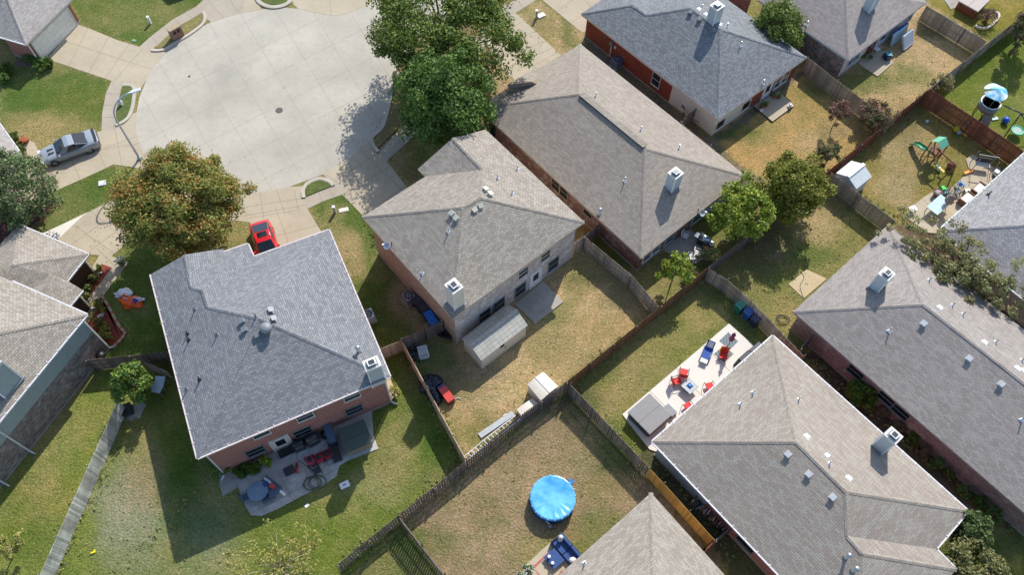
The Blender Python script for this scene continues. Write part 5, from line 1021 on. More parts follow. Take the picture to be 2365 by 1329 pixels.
# ------------------------------------------------------------------ hot tubs
def hottub(l,cn,z,top,body,steps=None,tilt=0):
    c=[P(*q,z) for q in cn]; o=sum(c,Vector())/4; o.z=0; rz=math.atan2(c[1].y-c[0].y,c[1].x-c[0].x); w_=((c[1]-c[0]).length+(c[2]-c[3]).length)/2; d_=((c[2]-c[1]).length+(c[3]-c[0]).length)/2
    r=thing('hot_tub',l,'hot tub',o,rz); mb=MB(); mb.box((0,0,z/2-.05),(w_-.12,d_-.12,z-.1),body); part(mb,'cabinet',r,bevel=.12)
    for s_ in (-1,1): mb=MB(); mb.box((s_*w_/4,0,z-.04),(w_/2-.012,d_,.12),top); part(mb,'cover_half',r,bevel=.05)
    mb=MB(); mb.box((0,0,z+.024),(.05,d_-.1,.012),top); part(mb,'fold_seam',r)
    for s_ in (-1,1): mb=MB(); mb.box((s_*w_*.3,-d_/2-.0,z-.25),(.06,.03,.35),BLACK); part(mb,'strap',r)
    return r,w_,d_
COV=plain('spa_cover_grey',rgb(138,134,130),.7,var=.06); COVT=plain('spa_cover_taupe',rgb(176,164,152),.7,var=.06); COVG=plain('spa_cover_green',rgb(76,88,78),.6,var=.08); CAB=plain('spa_cabinet_dark',rgb(72,70,74),.6); CABW=stripes('spa_cabinet_wood',rgb(130,72,50),.12,axis=0,dark=.6); CABT=plain('spa_cabinet_tan',rgb(150,136,112),.6)
r,w_,d_=hottub('grey covered hot tub on the pale patio, left end',[(1449,953),(1501,1006),(1552,959.4),(1500,908.6)],.95,COV,CAB)
hottub('dark green covered hot tub against the red brick back wall',[(778,996),(796,1046),(862,1026),(840,966)],.95,COVG,CABT); hottub('taupe covered hot tub with wood cabinet at the top right corner',[(2212,1),(2257,26),(2290,0),(2245,-28)],1.0,COVT,CABW)
r=thing('spa_steps','small grey plastic steps beside the grey hot tub','steps',P(1545,953),ang((1501,1006),(1552,959))+PI/2); mb=MB(); mb.box((0,0,.2),(.9,.6,.4),LEADV); part(mb,'tread',r); mb=MB(); mb.box((0,.15,.45),(.9,.3,.12),LEADV); part(mb,'tread',r)
# ------------------------------------------------------------------ chairs and patio furniture
def cushchair(l,q,rz,m,frame=DARK,g=None):
    r=thing('patio_chair',l,'chair',P(*q),rz,g); mb=MB(); mb.box((0,0,.42),(.55,.55,.12),m); part(mb,'seat',r,bevel=.03); mb=MB(); mb.box((0,.3,.72),(.55,.12,.55),m,T=Matrix.Rotation(-.18,4,'X')); part(mb,'backrest',r,bevel=.03)
    for s_ in (-1,1):
        mb=MB(); mb.tube([(s_*.32,-.3,0),(s_*.33,-.3,.6),(s_*.33,.1,.63),(s_*.32,.32,.6),(s_*.31,.45,.95)],.022,frame,6); part(mb,'arm',r); mb=MB(); mb.tube([(s_*.32,.32,.6),(s_*.32,.38,0)],.022,frame,6); part(mb,'leg',r)
    mb=MB(); mb.tube([(-.31,.45,.95),(.31,.45,.95)],.022,frame,6); part(mb,'top_rail',r); return r
RC='red cushioned chairs round the fire table'
cushchair('red cushioned chair, upper left of the fire table and furthest up the patio',(1577,866),2.9,REDP,g=RC); cushchair('red cushioned chair with shadowed seat, left of the fire table',(1562,886),1.6+.25,REDP,g=RC); cushchair('red cushioned chair right of the fire table near the gutter',(1636,898),-2.9,REDP,g=RC); cushchair('red cushioned chair below the fire table near the gutter',(1587,944),-2.55,REDP,g=RC)
c=[P(*q,.62) for q in ((1592.5,873),(1614,893),(1593.5,912.7),(1572,891))]; o=sum(c,Vector())/4; o.z=0; r=thing('fire_table','square grey fire table with blue glass centre','fire table',o,math.atan2(c[1].y-c[0].y,c[1].x-c[0].x)); W_=(c[1]-c[0]).length
mb=MB(); mb.box((0,0,.6),(W_,W_,.06),plain('tile_grey',rgb(170,178,180),.5)); part(mb,'table_top',r); mb=MB(); mb.box((0,0,.28),(W_*.62,W_*.62,.56),DARK); part(mb,'base',r); mb=MB(); mb.box((0,0,.634),(W_*.42,W_*.42,.02),BLACK); part(mb,'burner_tray',r); mb=MB(); mb.blob((0,0,.645),(W_*.15,W_*.15,.05),plain('blue_glass',rgb(20,110,210),.2),8,3,.4); part(mb,'fire_glass',r)
for s_ in (-1,1): mb=MB(); mb.box((s_*W_*.49,0,.636),(.04,W_,.02),LEADV); part(mb,'edge_trim',r)
# lounger
r=thing('lounge_chair','blue and white reclining lounge chair on the pale patio','lounge chair',P(1630,822),ang((1623,842),(1640,800))); mb=MB(); mb.box((-.1,0,.42),(.75,.6,.06),BLUEP); part(mb,'seat',r); mb=MB(); mb.bar((.25,0,.44),(.85,0,.95),.6,.05,BLUEP); part(mb,'backrest',r); mb=MB(); mb.bar((.42,0,.66),(.75,0,.94),.42,.04,OFF); part(mb,'head_cushion',r); mb=MB(); mb.box((-.65,0,.40),(.4,.55,.05),OFF); part(mb,'footrest',r)
for s_ in (-1,1): mb=MB(); mb.tube([(-.85,s_*.34,.0),(-.5,s_*.34,.42),(.4,s_*.34,.55),(.8,s_*.3,0)],.025,NAVY,6); part(mb,'frame',r)
r=thing('camp_chair','red folding chair with yellow rim on the dark patio rug','chair',P(1668,826),ang((1668,840),(1672,812))-PI/2); mb=MB(); mb.box((0,-.05,.42),(.6,.55,.06),REDP); part(mb,'seat',r); mb=MB(); mb.bar((0,.22,.42),(0,.42,.95),.62,.05,REDP); part(mb,'backrest',r); mb=MB(); mb.tube([(-.32,-.2,.6),(-.36,.25,.75),(0,.5,1.0),(.36,.25,.75),(.32,-.2,.6)],.035,plain('yellow_trim',rgb(240,190,40),.5),6); part(mb,'rim',r)
for s_ in (-1,1):
    for t_ in (-1,1): mb=MB(); mb.tube([(s_*.3,t_*.3,0),(s_*-.05,t_*.28,.42)],.018,DARK,6); part(mb,'leg',r)
RUG=stripes('rug_grey_pattern',rgb(130,140,142),.22,axis=0,dark=.6,wid=.35,rough=.9)
for i,(cn,l) in enumerate(((((1661,788),(1682,768),(1705,789),(1685,809)),'grey diamond rug under the closed umbrella'),(((1649,818),(1671,799),(1694,818),(1674,838)),'grey striped rug under the red folding chair'))):
    v=[P(*q,.1) for q in cn]; o=sum(v,Vector())/4; mb=MB(); mb.prism(ccw([(p.x-o.x,p.y-o.y) for p in v]),.0,.015+.006*i,RUG); ob=mb.build('rug'); ob.location=(o.x,o.y,.1); tag(ob,l,'rug')
def closedumb(l,b,top,m,pm=DARK,rr=.17,name='patio_umbrella'):
    B=P(*b); z=max(2.0,min(2.8,zover(B,*top))); r=thing(name,l,'umbrella',B); mb=MB(); mb.tube([(0,0,0),(0,0,z)],.025,pm,8); part(mb,'pole',r); mb=MB(); mb.lathe([(.26,0),(.26,.07),(.05,.12)],DARK,16); part(mb,'base',r)
    mb=MB(); n=16; pr=[(rr*.9,z*.52),(rr*1.2,z*.62),(rr*.6,z*.8),(rr*.95,z*.86),(.03,z*1.0)]; mb.lathe(pr,m,14); part(mb,'canopy',r)
closedumb('closed maroon umbrella standing on the grey rug',(1679,803),(1693,767),plain('maroon_cloth',rgb(140,40,80),.7))
for q,l,m in (((1714,838),'covered black grill under the gutter, lower one',BLACK),((1738,818),'covered grey grill under the gutter, upper one',DARK)):
    r=thing('covered_grill',l,'grill',P(*q),ang((1683,749),(1742,802))+PI/2); mb=MB(); mb.box((0,0,.55),(1.5,.65,1.05),m,taper=.8); part(mb,'cover',r,bevel=.08); mb=MB(); mb.box((0,0,.08),(1.3,.55,.12),DARK); part(mb,'cart',r)
r=thing('planter_pot','pale round pot on the patio near the gutter','pot',P(1711,836)); mb=MB(); mb.lathe([(.12,0),(.2,.35),(.22,.36),(.18,.37)],OFF,14); part(mb,'pot',r); mb=MB(); mb.lathe([(.17,.35),(.05,.37)],SOIL,12); part(mb,'soil',r)
def grill(l,q,rz,bm,w=1.3,side=None):
    r=thing('barbecue_grill',l,'grill',P(*q),rz); mb=MB(); mb.box((0,0,.42),(w*.62,.52,.8),DARK); part(mb,'cart',r); mb=MB(); T_=Matrix.Translation((0,0,.98))@Matrix.Rotation(PI/2,4,'Y'); mb.lathe([(.05,-w*.3),(.3,-w*.3),(.3,w*.3),(.05,w*.3)],bm,18,T=T_); part(mb,'hood',r)
    mb=MB(); mb.bar((-w*.24,-.34,1.02),(w*.24,-.34,1.02),.04,.04,STEEL); part(mb,'handle',r)
    for s_ in (-1,1): mb=MB(); mb.box((s_*w*.42,0,.84),(w*.22,.48,.05),side or bm); part(mb,'side_shelf',r)
STL=plain('stainless',(.5,.52,.53),.25,.9)
rr_=ang((1530,577),(1588,527)); grill('large stainless grill on the small patio of the brown-grey house',(1622,566),rr_-PI/2+.15,STL,1.6); grill('black grill nearest the door at the red brick wall',(695,1036),ang((640,1060),(860,960)),BLACK,1.2); grill('dark boxy grill with tyre beside it at the red brick wall',(725,1024),ang((640,1060),(860,960))+.1,DARK,1.3)
r=thing('side_table','dark grill side table holding an orange plate','table',P(1632,580),rr_); mb=MB(); mb.box((0,0,.8),(.8,.6,.05),DARK); part(mb,'table_top',r); 
for sx in (-1,1):
    for sy in (-1,1): mb=MB(); mb.box((sx*.35,sy*.25,.4),(.05,.05,.78),DARK); part(mb,'leg',r)
mb=MB(); mb.lathe([(.14,0),(.17,.03)],ORANGE,14); o=mb.build('plate'); o.location=P(1632,573,.83); tag(o,'orange plate lying on the dark grill side table','plate')
def plainchair(l,q,rz,m,name='garden_chair',g=None,z=0):
    r=thing(name,l,'chair',P(*q,z),rz,g); mb=MB(); mb.box((0,0,.42),(.5,.48,.04),m); part(mb,'seat',r); mb=MB(); mb.tube([(-.25,.24,.42),(-.25,.34,.85),(0,.36,.92),(.25,.34,.85),(.25,.24,.42)],.03,m,6); part(mb,'back_frame',r); mb=MB(); mb.box((0,.3,.66),(.3,.03,.34),m); part(mb,'back_slat',r)
    for sx in (-1,1):
        for sy in (-1,1): mb=MB(); mb.tube([(sx*.22,sy*.2,.42),(sx*.27,sy*.27,0)],.022,m,6); part(mb,'leg',r)
        mb=MB(); mb.tube([(sx*.27,-.24,.42),(sx*.28,-.24,.62),(sx*.28,.28,.66)],.022,m,6); part(mb,'arm',r)
plainchair('white plastic chair close to the house wall by the small patio door',(1581,551),rr_+.3,WHITE); plainchair('cream plastic chair, right of two below the stainless grill',(1609,591),rr_+.5,OFF); plainchair('cream plastic chair, left of two below the stainless grill',(1596,600),rr_+.9,OFF)
plainchair('white wire chair with red seat beside the mattress yard patio',(2022,120),.6,WHITE)
# mattress yard
mx=thing('mattress','grey-white mattress leaning on its side against the others','mattress',P(2089,104),ang((2063,98),(2110,60))); mb=MB(); mb.bar((0,-.35,.1),(0,.35,1.35),1.55,.25,plain('mattress_cloth',rgb(200,206,210),.8),up=Vector((0,1,0))); part(mb,'body',mx,bevel=.06); mb=MB(); mb.bar((0,-.36,.08),(0,-.30,.2),1.5,.27,WHITE,up=Vector((0,1,0))); part(mb,'piping',mx)
for q,l in (((2074,92),'blue-white mattress behind the leaning one'),((2064,98),'thin pale mattress nearest the house corner')):
    mx=thing('mattress',l,'mattress',P(*q),ang((2063,98),(2110,60))); mb=MB(); mb.bar((0,-.1,.05),(0,.2,1.5),1.5,.16,plain('mattress_blue',rgb(170,195,205),.8),up=Vector((0,1,0))); part(mb,'body',mx,bevel=.04); mb=MB(); mb.bar((0,.2,1.5),(0,.22,1.56),1.5,.17,BLUEP,up=Vector((0,1,0))); part(mb,'piping',mx)
r=thing('storage_bin','dark bin with teal ring on the mattress yard patio','bin',P(2046,136),.4); mb=MB(); mb.box((0,0,.3),(.6,.6,.6),bN); part(mb,'body',r); mb=MB(); mb.lathe([(.27,.62),(.3,.72),(.26,.74),(.22,.66)],plain('teal_ring',rgb(40,150,150),.5),18); part(mb,'ring',r)
# slate blue house back patio
rp=ang((640,1060),(860,960))
def mower(l,q,m):
    r=thing('lawn_mower',l,'lawn mower',P(*q,.08),rp+.05,'red lawn mowers on the patio'); mb=MB(); mb.box((0,.1,.22),(.52,.72,.2),m); part(mb,'deck',r,bevel=.06); mb=MB(); mb.lathe([(.18,.32),(.18,.45),(.1,.5)],BLACK,14,c=(0,.15,0)); part(mb,'engine',r)
    for sx in (-1,1):
        for sy in (-1,1): mb=MB(); mb.lathe([(.11,-.03),(.11,.03)],BLACK,12,T=Matrix.Translation((sx*.3,.1+sy*.3,.11))@Matrix.Rotation(PI/2,4,'Y')); part(mb,'wheel',r)
        mb=MB(); mb.tube([(sx*.22,-.2,.3),(sx*.22,-.95,.9)],.018,DARK,6); part(mb,'handle_bar',r)
    mb=MB(); mb.tube([(-.22,-.95,.9),(.22,-.95,.9)],.02,DARK,6); part(mb,'handle_grip',r)
mower('pink-red mower at the left of the row of three',(719,1070),plain('mower_pink',rgb(190,60,90),.4)); mower('bright red mower in the middle of the row of three',(739,1064),plain('mower_red',rgb(190,40,55),.4)); mower('dark red mower nearest the hot tub',(758,1056),plain('mower_dark_red',rgb(150,30,45),.4))
BL=plain('blue_grey_metal',rgb(70,90,110),.5)
plainchair('grey metal chair left of the round glass table',(571,1152),rp+PI/2,BL,'metal_chair',z=.05); plainchair('blue-grey metal chair below the round glass table',(618,1156),rp+PI,BL,'metal_chair',z=.05); plainchair('folding chair at the lower side of the mowers',(734,1092),rp+.1,DARK,'metal_chair',z=.05)
r=thing('round_table','round glass patio table between the metal chairs','table',P(601,1142,.08)); mb=MB(); mb.lathe([(.68,.68),(.7,.7),(.68,.72)],plain('table_glass',rgb(110,130,145),.15),28); part(mb,'table_top',r)
for k in range(4): mb=MB(); mb.tube([(.5*math.cos(k*PI/2),.5*math.sin(k*PI/2),0),(.12*math.cos(k*PI/2),.12*math.sin(k*PI/2),.68)],.02,DARK,6); part(mb,'leg',r)
r=thing('plastic_pipe','long white pipe lying across the clutter on the patio','pipe',P(634,1125,.4),0); a=P(611,1105,.7);b=P(659,1145,.35); o=P(634,1125,.4); mb=MB(); mb.tube([a-o,b-o],.1,WHITE,12); part(mb,'tube',r); mb=MB(); m_=(a-o).lerp(b-o,.62); mb.tube([m_-(b-a).normalized()*.1,m_+(b-a).normalized()*.1],.115,BLUEP,12); part(mb,'sleeve',r)
mb=MB(); mb.tube([(0,0,.7),(0,.02,.25)],.05,DARK,6); 
def trivial(name,l,cat,q,parts,rz=0,z=0,g=None):
    r=thing(name,l,cat,P(*q,z),rz,g)
    for nm,c,d,m in parts: mb=MB(); mb.box(c,d,m); part(mb,nm,r,bevel=.015 if min(d)>.05 else 0)
    return r
trivial('work_bench','dark cluttered work bench under the white pipe','work bench',(628,1130),[('table_top',(0,0,.6),(1.5,.9,.05),BL),('leg',(-.65,.35,.3),(.06,.06,.6),DARK),('leg',(.65,.35,.3),(.06,.06,.6),DARK),('leg',(-.65,-.35,.3),(.06,.06,.6),DARK),('leg',(.65,-.35,.3),(.06,.06,.6),DARK),('crate',(.2,.1,.74),(.4,.3,.22),REDB),('crate',(-.3,-.1,.7),(.3,.3,.16),NAVY)],-.6,.05)
trivial('plant_rack','black wire rack beside the back door','rack',(667,1046),[('shelf',(0,0,.5),(1.3,.5,.05),BLACK),('shelf',(0,0,.2),(1.3,.5,.05),BLACK),('leg',(-.6,0,.25),(.05,.45,.5),BLACK),('leg',(.6,0,.25),(.05,.45,.5),BLACK)],rp,.05)
trivial('tub_steps','dark steps and cover lifter at the left of the green hot tub','steps',(774,1045),[('tread',(0,0,.15),(.6,1.6,.3),DARK),('tread',(.15,0,.4),(.35,1.6,.25),BLACK)],ang((778,996),(796,1046))+PI/2,.05)
trivial('cabinet','dark cabinet against the wall beside the green hot tub','cabinet',(766,1010),[('body',(0,0,.5),(.5,1.6,1.0),DARK),('lid',(0,0,1.02),(.56,1.66,.05),BL)],ang((778,996),(796,1046))+PI/2,.05)
trivial('tool_box','white plastic tool box on the grass edge of the patio','tool box',(797,1123),[('body',(0,0,.1),(.62,.4,.2),plain('toolbox_white',rgb(196,200,204),.5)),('lid',(0,0,.22),(.66,.44,.05),WHITE),('handle',(0,0,.27),(.25,.05,.04),BLACK)],rp)
trivial('jack_stand','dark tool case on the stained patio','tool case',(670,1090),[('body',(0,0,.18),(.7,.5,.36),BLACK),('lid',(0,0,.38),(.72,.52,.05),DARK)],.5,.05); trivial('leaf_blower','red tool lying by the tan hose','tool',(687,1083),[('body',(0,0,.15),(.16,.8,.16),REDB),('handle',(0,.1,.28),(.06,.3,.06),BLACK)],.15,.05)
r=thing('tyre','dark tyre leaning beside the green hot tub','tyre',P(752,1006,.1)); mb=MB(); mb.lathe([(.2,0),(.34,0),(.36,.1),(.34,.2),(.2,.2),(.2,0)],RUB,20); part(mb,'tread_ring',r); mb=MB(); mb.lathe([(.2,.05),(.18,.12)],LEADV,16); part(mb,'rim',r)
trivial('paint_bucket','blue bucket beside the round glass table','bucket',(585,1131),[('body',(0,0,.15),(.3,.3,.3),plain('bucket_blue',rgb(50,110,150),.5)),('rim',(0,0,.31),(.34,.34,.03),WHITE)],.3,.05)
trivial('paper_scrap','small white scrap on the grass below the patio','litter',(709,1169),[('sheet',(0,0,.02),(.3,.2,.02),WHITE)],.8); trivial('toy','small yellow toy lying in the clover lawn, bottom left','toy',(216,1278),[('body',(0,0,.06),(.3,.12,.12),plain('toy_yellow',rgb(240,210,30),.5)),('fin',(.1,.08,.06),(.1,.16,.1),plain('toy_yellow',rgb(240,210,30),.5))],.4)
# gap between left and slate blue houses
r=thing('lean_to','pale ribbed metal sheet lying over a low frame behind the small tree','lean-to',P(362,893),0); v=[P(*q,.9) for q in ((344,870),(382,869.5),(377,893),(368.5,908.7),(350,906))]; o=P(362,893); mb=MB(); mb.prism(ccw([(p.x-o.x,p.y-o.y) for p in v]),.86,.9,stripes('ribbed_pale_blue',rgb(180,200,206),.12,axis=1,dark=.7,wid=.2),bottom=True); part(mb,'sheet',r)
for p in v[:4]: mb=MB(); mb.box((p.x-o.x+(o.x-p.x)*.1,p.y-o.y+(o.y-p.y)*.1,.43),(.08,.08,.86),wDark); part(mb,'leg',r)
trivial('plywood_board','grey board leaning behind the metal sheet','board',(374,864),[('panel',(0,0,.6),(1.9,.06,1.2),plain('board_grey',rgb(150,140,130),.8)),('cleat',(0,.05,.3),(1.5,.05,.08),wDark)],-.35); trivial('crate','dark crate beside the top of the silver fence','crate',(297,951),[('body',(0,0,.25),(.7,.8,.5),DARK),('lid',(0,0,.52),(.74,.84,.05),BLACK)],.4)
r=thing('kettle_grill','round black kettle grill against the brick wall by the dark fence','grill',P(243,832)); mb=MB(); mb.lathe([(.1,.5),(.3,.62),(.34,.8),(.3,.95),(.1,1.05),(.02,1.06)],BLACK,18); part(mb,'bowl',r)
for k in range(3): mb=MB(); mb.tube([(.2*math.cos(k*2.1),.2*math.sin(k*2.1),.6),(.35*math.cos(k*2.1),.35*math.sin(k*2.1),0)],.02,DARK,6); part(mb,'leg',r)
# front lawn ornament and pots
r=thing('deflated_inflatable','deflated orange and white inflatable lying on the lawn','lawn decoration',P(302,694)); 
for nm,q,s_,m,sd in (('orange_body',(305,700),(.85,.5,.16),ORANGE,1),('orange_leg',(291,686),(.3,.22,.12),ORANGE,5),('white_cloth',(288,680),(.62,.4,.12),WHITE,2),('white_sleeve',(319,694),(.5,.22,.15),WHITE,3),('purple_patch',(313,699),(.28,.22,.2),plain('purple_nylon',rgb(70,60,160),.6),4),('white_cloth',(293,690),(.3,.12,.1),WHITE,8)):
    mb=MB(); v=P(*q)-P(302,694); mb.blob((v.x,v.y,s_[2]*.6),s_,m,10,sd,.5); part(mb,nm,r)
def potplant(l,q,m=TERRA,rr=.28,leaf=LGC,fl=None,s_=16,h=.45,name='potted_plant',n=40):
    r=thing(name,l,'potted plant',P(*q)); mb=MB(); mb.lathe([(rr*.65,0),(rr,h),(rr*1.08,h+.02),(rr*.95,h+.03)],m,16); part(mb,'pot',r); mb=MB(); rnd=random.Random(s_)
    for k in range(5): leaves(mb,Vector((rnd.uniform(-.15,.15),rnd.uniform(-.15,.15),h+.25)),rr*.9,n,.12,leaf,rnd)
    if fl:
        for k in range(7): leaves(mb,Vector((rnd.uniform(-.25,.25),rnd.uniform(-.25,.25),h+.4)),rr*.5,30,.12,fl,rnd)
    part(mb,'foliage',r)
potplant('grey-green pot of white flowers on the front walk',(284,611),plain('pot_sage',rgb(130,140,120),.6),.3,LGC,FLW)
for q,l in (((1760,247),'terracotta pot left of two near the house wall'),((1767,247),'terracotta pot right of two near the house wall'),((1785,226),'dark pot of plants, left of two at the door'),((1797,228),'light pot of plants, right of two at the door'),((1757,251),'small terracotta pot in front of the pair')): potplant(l,q,TERRA,.2,LG3,h=.3,n=14)
potplant('orange clay pot at the end of the left front walk',(62,328),TERRA,.3,LGC,h=.4,n=4); potplant('tipped orange clay pot beside the upper clipped bush',(49,327),TERRA,.22,LGC,h=.25,n=3)
trivial('garden_ornament','white ornament at the sunny corner of the small patio','ornament',(1824,247),[('base',(0,0,.1),(.4,.3,.1),OFF),('figure',(0,0,.25),(.2,.18,.25),OFF)],.5,.15); trivial('bowl','small white bowl on the shaded patio','bowl',(1758,256),[('bowl',(0,0,.06),(.3,.3,.1),WHITE)],.2,.15); trivial('rock','white rock in the triangular rose bed','rock',(234,733),[('stone',(0,0,.12),(.45,.3,.24),plain('rock_white',(.6,.57,.52),.8)),('stone',(.25,.1,.08),(.25,.2,.16),plain('rock_white',(.6,.57,.52),.8))],.8)
# ------------------------------------------------------------------ pool
def pool():
    z=1.0; c=P(1277,1150,z); l_=P(1225,1150,z); R_=(c-l_).length; o=Vector((c.x,c.y,0)); r=thing('above_ground_pool','round blue covered swimming pool in the brown back lawn','swimming pool',o)
    bl=plain('pool_wall_blue',rgb(30,96,170),.35); cv,nt,n,b=newmat('pool_cover_blue'); g=n.new('ShaderNodeTexCoord')
    pc=mixc(nt,noi(nt,.9,5,gcoord(nt),rng=(.35,.65)),rgb(66,154,216),rgb(118,196,236)); nt.links.new(pc,b.inputs['Base Color']); b.inputs['Roughness'].default_value=.2; b.inputs['Specular IOR Level'].default_value=.7
    mb=MB(); mb.lathe([(R_,0),(R_,z-.02),(R_-.04,z-.02),(R_-.04,z-.5)],bl,48); part(mb,'wall',r)
    vs=[];fs=[]; nr,na=14,96; rnd=random.Random(4)
    for i in range(nr+1):
        q=i/nr
        for k in range(na):
            a=2*PI*k/na; x,y=math.cos(a)*q,math.sin(a)*q
            ws=max(0,min(1,(-y-.1)*1.6)); wr=.018*max(0,q-.3)*min(1,(1-q)*6+.15)*(math.sin(a*29+3*math.sin(a*5)+q*3)+.8*math.sin(a*17+1))*(.12+2.6*ws)
            zz=z-.10*(1-q*q)+wr+.03*noise.noise(Vector((x*3,y*3,1)))
            if i==nr: zz=z+.0
            vs.append((x*R_*1.0,y*R_*1.0,zz))
    for i in range(nr):
        for k in range(na): fs.append((i*na+k,(i+1)*na+k,(i+1)*na+(k+1)%na,i*na+(k+1)%na))
    k0=len(vs)
    for k in range(na): a=2*PI*k/na; vs.append((math.cos(a)*(R_+.03),math.sin(a)*(R_+.03),z-.14-.02*abs(math.sin(a*9))))
    for k in range(na): fs.append((nr*na+k,k0+k,k0+(k+1)%na,nr*na+(k+1)%na))
    mb=MB(); mb.add(vs,fs,cv,sm=True); part(mb,'cover',r)
    for k in range(20):
        a=2*PI*k/20+.1; mb=MB(); p=Vector((math.cos(a),math.sin(a),0)); mb.bar(p*(R_-.06)+Vector((0,0,z+.02)),p*(R_+.05)+Vector((0,0,z+.0)),.05,.03,plain('pool_clip',rgb(150,205,235),.5)); part(mb,'clip',r)
        if k%2==0: mb=MB(); mb.bar(p*(R_+.05),p*(R_+.05)+Vector((0,0,z-.1)),.05,.05,bl,up=Vector((1,0,0))); part(mb,'post',r)
    mb=MB(); a=math.radians(42); p=Vector((math.cos(a),math.sin(a),0)); mb.box(p*(R_+.16)+Vector((0,0,z-.12)),(.32,.34,.26),plain('skimmer_blue',rgb(40,110,170),.4),rz=a); part(mb,'skimmer',r)
    r2=thing('pool_pump','small grey pool pump at the foot of the round pool','pump',P(1270,1219)); mb=MB(); mb.lathe([(.14,0),(.14,.35),(.08,.42)],LEADV,14); part(mb,'filter',r2); mb=MB(); mb.box((.25,0,.12),(.35,.2,.22),plain('pump_brown',rgb(130,100,80),.6)); part(mb,'motor',r2); mb=MB(); mb.tube([(0,.1,.3),(-.25,.25,.5),(-.3,.5,.55)],.04,WHITE,8); part(mb,'pipe',r2)
pool()
# navy sofa patio
rs=ang((1299,1250),(1335,1292)); c=P(1309,1277)
r=thing('outdoor_sofa','navy cushioned outdoor sofa at the bottom patio','sofa',c,rs)
mb=MB(); mb.box((0,0,.2),(2.2,.95,.3),DARK); part(mb,'frame',r)
for s_ in (-1,1): mb=MB(); mb.box((s_*.54,-.08,.42),(1.04,.72,.16),NAVY); part(mb,'seat_cushion',r,bevel=.04); mb=MB(); mb.box((s_*.54,.34,.66),(1.04,.18,.45),NAVY); part(mb,'back_cushion',r,bevel=.04); mb=MB(); mb.box((s_*1.1,0,.4),(.08,.95,.5),DARK); part(mb,'arm',r)
mb=MB(); mb.box((0,.46,.5),(2.2,.06,.7),DARK); part(mb,'back_frame',r)
mb=MB(); mb.blob((0,0,.1),(.26,.2,.14),OFF,8,2,.1); o=mb.build('cushion'); o.location=P(1323,1296,.5); tag(o,'white throw cushion at the lower end of the navy sofa','cushion')
trivial('ottoman_table','low navy ottoman table with white ornaments, left of the sofa','ottoman',(1279,1295),[('top',(0,0,.38),(1.05,.95,.1),NAVY),('base',(0,0,.17),(.9,.8,.34),DARK)],rs); 
for q,l in (((1268,1288),'white vase on the left corner of the navy ottoman'),((1276,1303),'slim white vase on the lower corner of the navy ottoman')): mb=MB(); mb.lathe([(.06,0),(.12,.12),(.07,.22),(.1,.26)],WHITE,12); o=mb.build('vase'); o.location=P(*q,.43); tag(o,l,'vase')
r=thing('garden_lantern','white lantern figure on wooden base at the patio corner','lantern',P(1293,1250)); mb=MB(); mb.box((0,0,.2),(.42,.42,.4),plain('stand_wood',rgb(190,140,80),.7)); part(mb,'base',r); mb=MB(); mb.lathe([(.2,.4),(.22,.6),(.12,.8),(.18,.95),(.05,1.1)],plain('lantern_white',rgb(205,208,205),.5),14); part(mb,'figure',r)
# firewood
r=thing('firewood_rack','long stack of grey split logs beside the golden fence','firewood',P(1637,1192),ang((1613,1171),(1663,1215))); rnd=random.Random(2)
mb=MB(); mb.box((0,0,.06),(2.9,.5,.08),DARK); part(mb,'rack',r)
lm=[plain('log_grey',rgb(150,142,136),.9,var=.3),plain('log_grey_dark',rgb(96,88,84),.9,var=.3),plain('log_brown',rgb(150,108,78),.9,var=.3),plain('log_pale',rgb(200,188,172),.9,var=.3)]
for k in range(66):
    mb=MB(); x=-1.4+(k%22)*.133+rnd.uniform(-.05,.05); z=.18+.15*(k//22); mb.tube([(x,-.26+rnd.uniform(-.12,.1),z),(x+rnd.uniform(-.16,.16),.22+rnd.uniform(-.1,.12),z+rnd.uniform(-.05,.08))],rnd.uniform(.045,.08),rnd.choice(lm),6); part(mb,'log',r)
# broken wood at siding corner
junk('wood_pile','pile of old dark boards leaning at the cream siding corner','wood pile',(1590,275),8,[wDark,wGrey],.8,6,1.2)
# ------------------------------------------------------------------ playset yard
r=thing('wooden_playset','wooden playset with green roof, green slide and swing frame','playset',P(2152,362)); o=P(2152,362)
def bw(a,za,b,zb,w=.1,m=WOODP,nm='beam',h=None): mb=MB(); mb.bar(P(*a,za)-o,P(*b,zb)-o,w,h or w,m); return part(mb,nm,r)
tw=[(2140,350),(2156,372),(2178,360),(2164,341)]
tw=[P(2149,347),P(2139,374-4),P(2161,375),P(2170,352)]
cx=P(2146,366); ra=ang((2113,378),(2155,352)); ux=Vector((math.cos(ra),math.sin(ra),0)); uy=Vector((-ux.y,ux.x,0))
C4=[cx+ux*i*.5+uy*j*.5 for i,j in ((-1,-1),(1,-1),(1,1),(-1,1))]
for q in C4: mb=MB(); mb.bar(q-o,q-o+Vector((0,0,2.1)),.08,.08,WOODP,up=Vector((1,0,0))); part(mb,'post',r)
for i in range(4): mb=MB(); a,b=C4[i]-o,C4[(i+1)%4]-o; mb.bar(a+Vector((0,0,1.1)),b+Vector((0,0,1.1)),.08,.1,WOODP); part(mb,'beam',r); mb=MB(); mb.bar(a+Vector((0,0,.1)),b+Vector((0,0,1.05)),.06,.05,WOODP); part(mb,'brace',r)
mb=MB(); mb.box(cx-o+Vector((0,0,1.16)),(1.0,1.0,.05),WOODP,rz=ra); part(mb,'deck',r)
GRF=stripes('green_canvas',rgb(110,185,150),.3,axis=0,dark=.85)
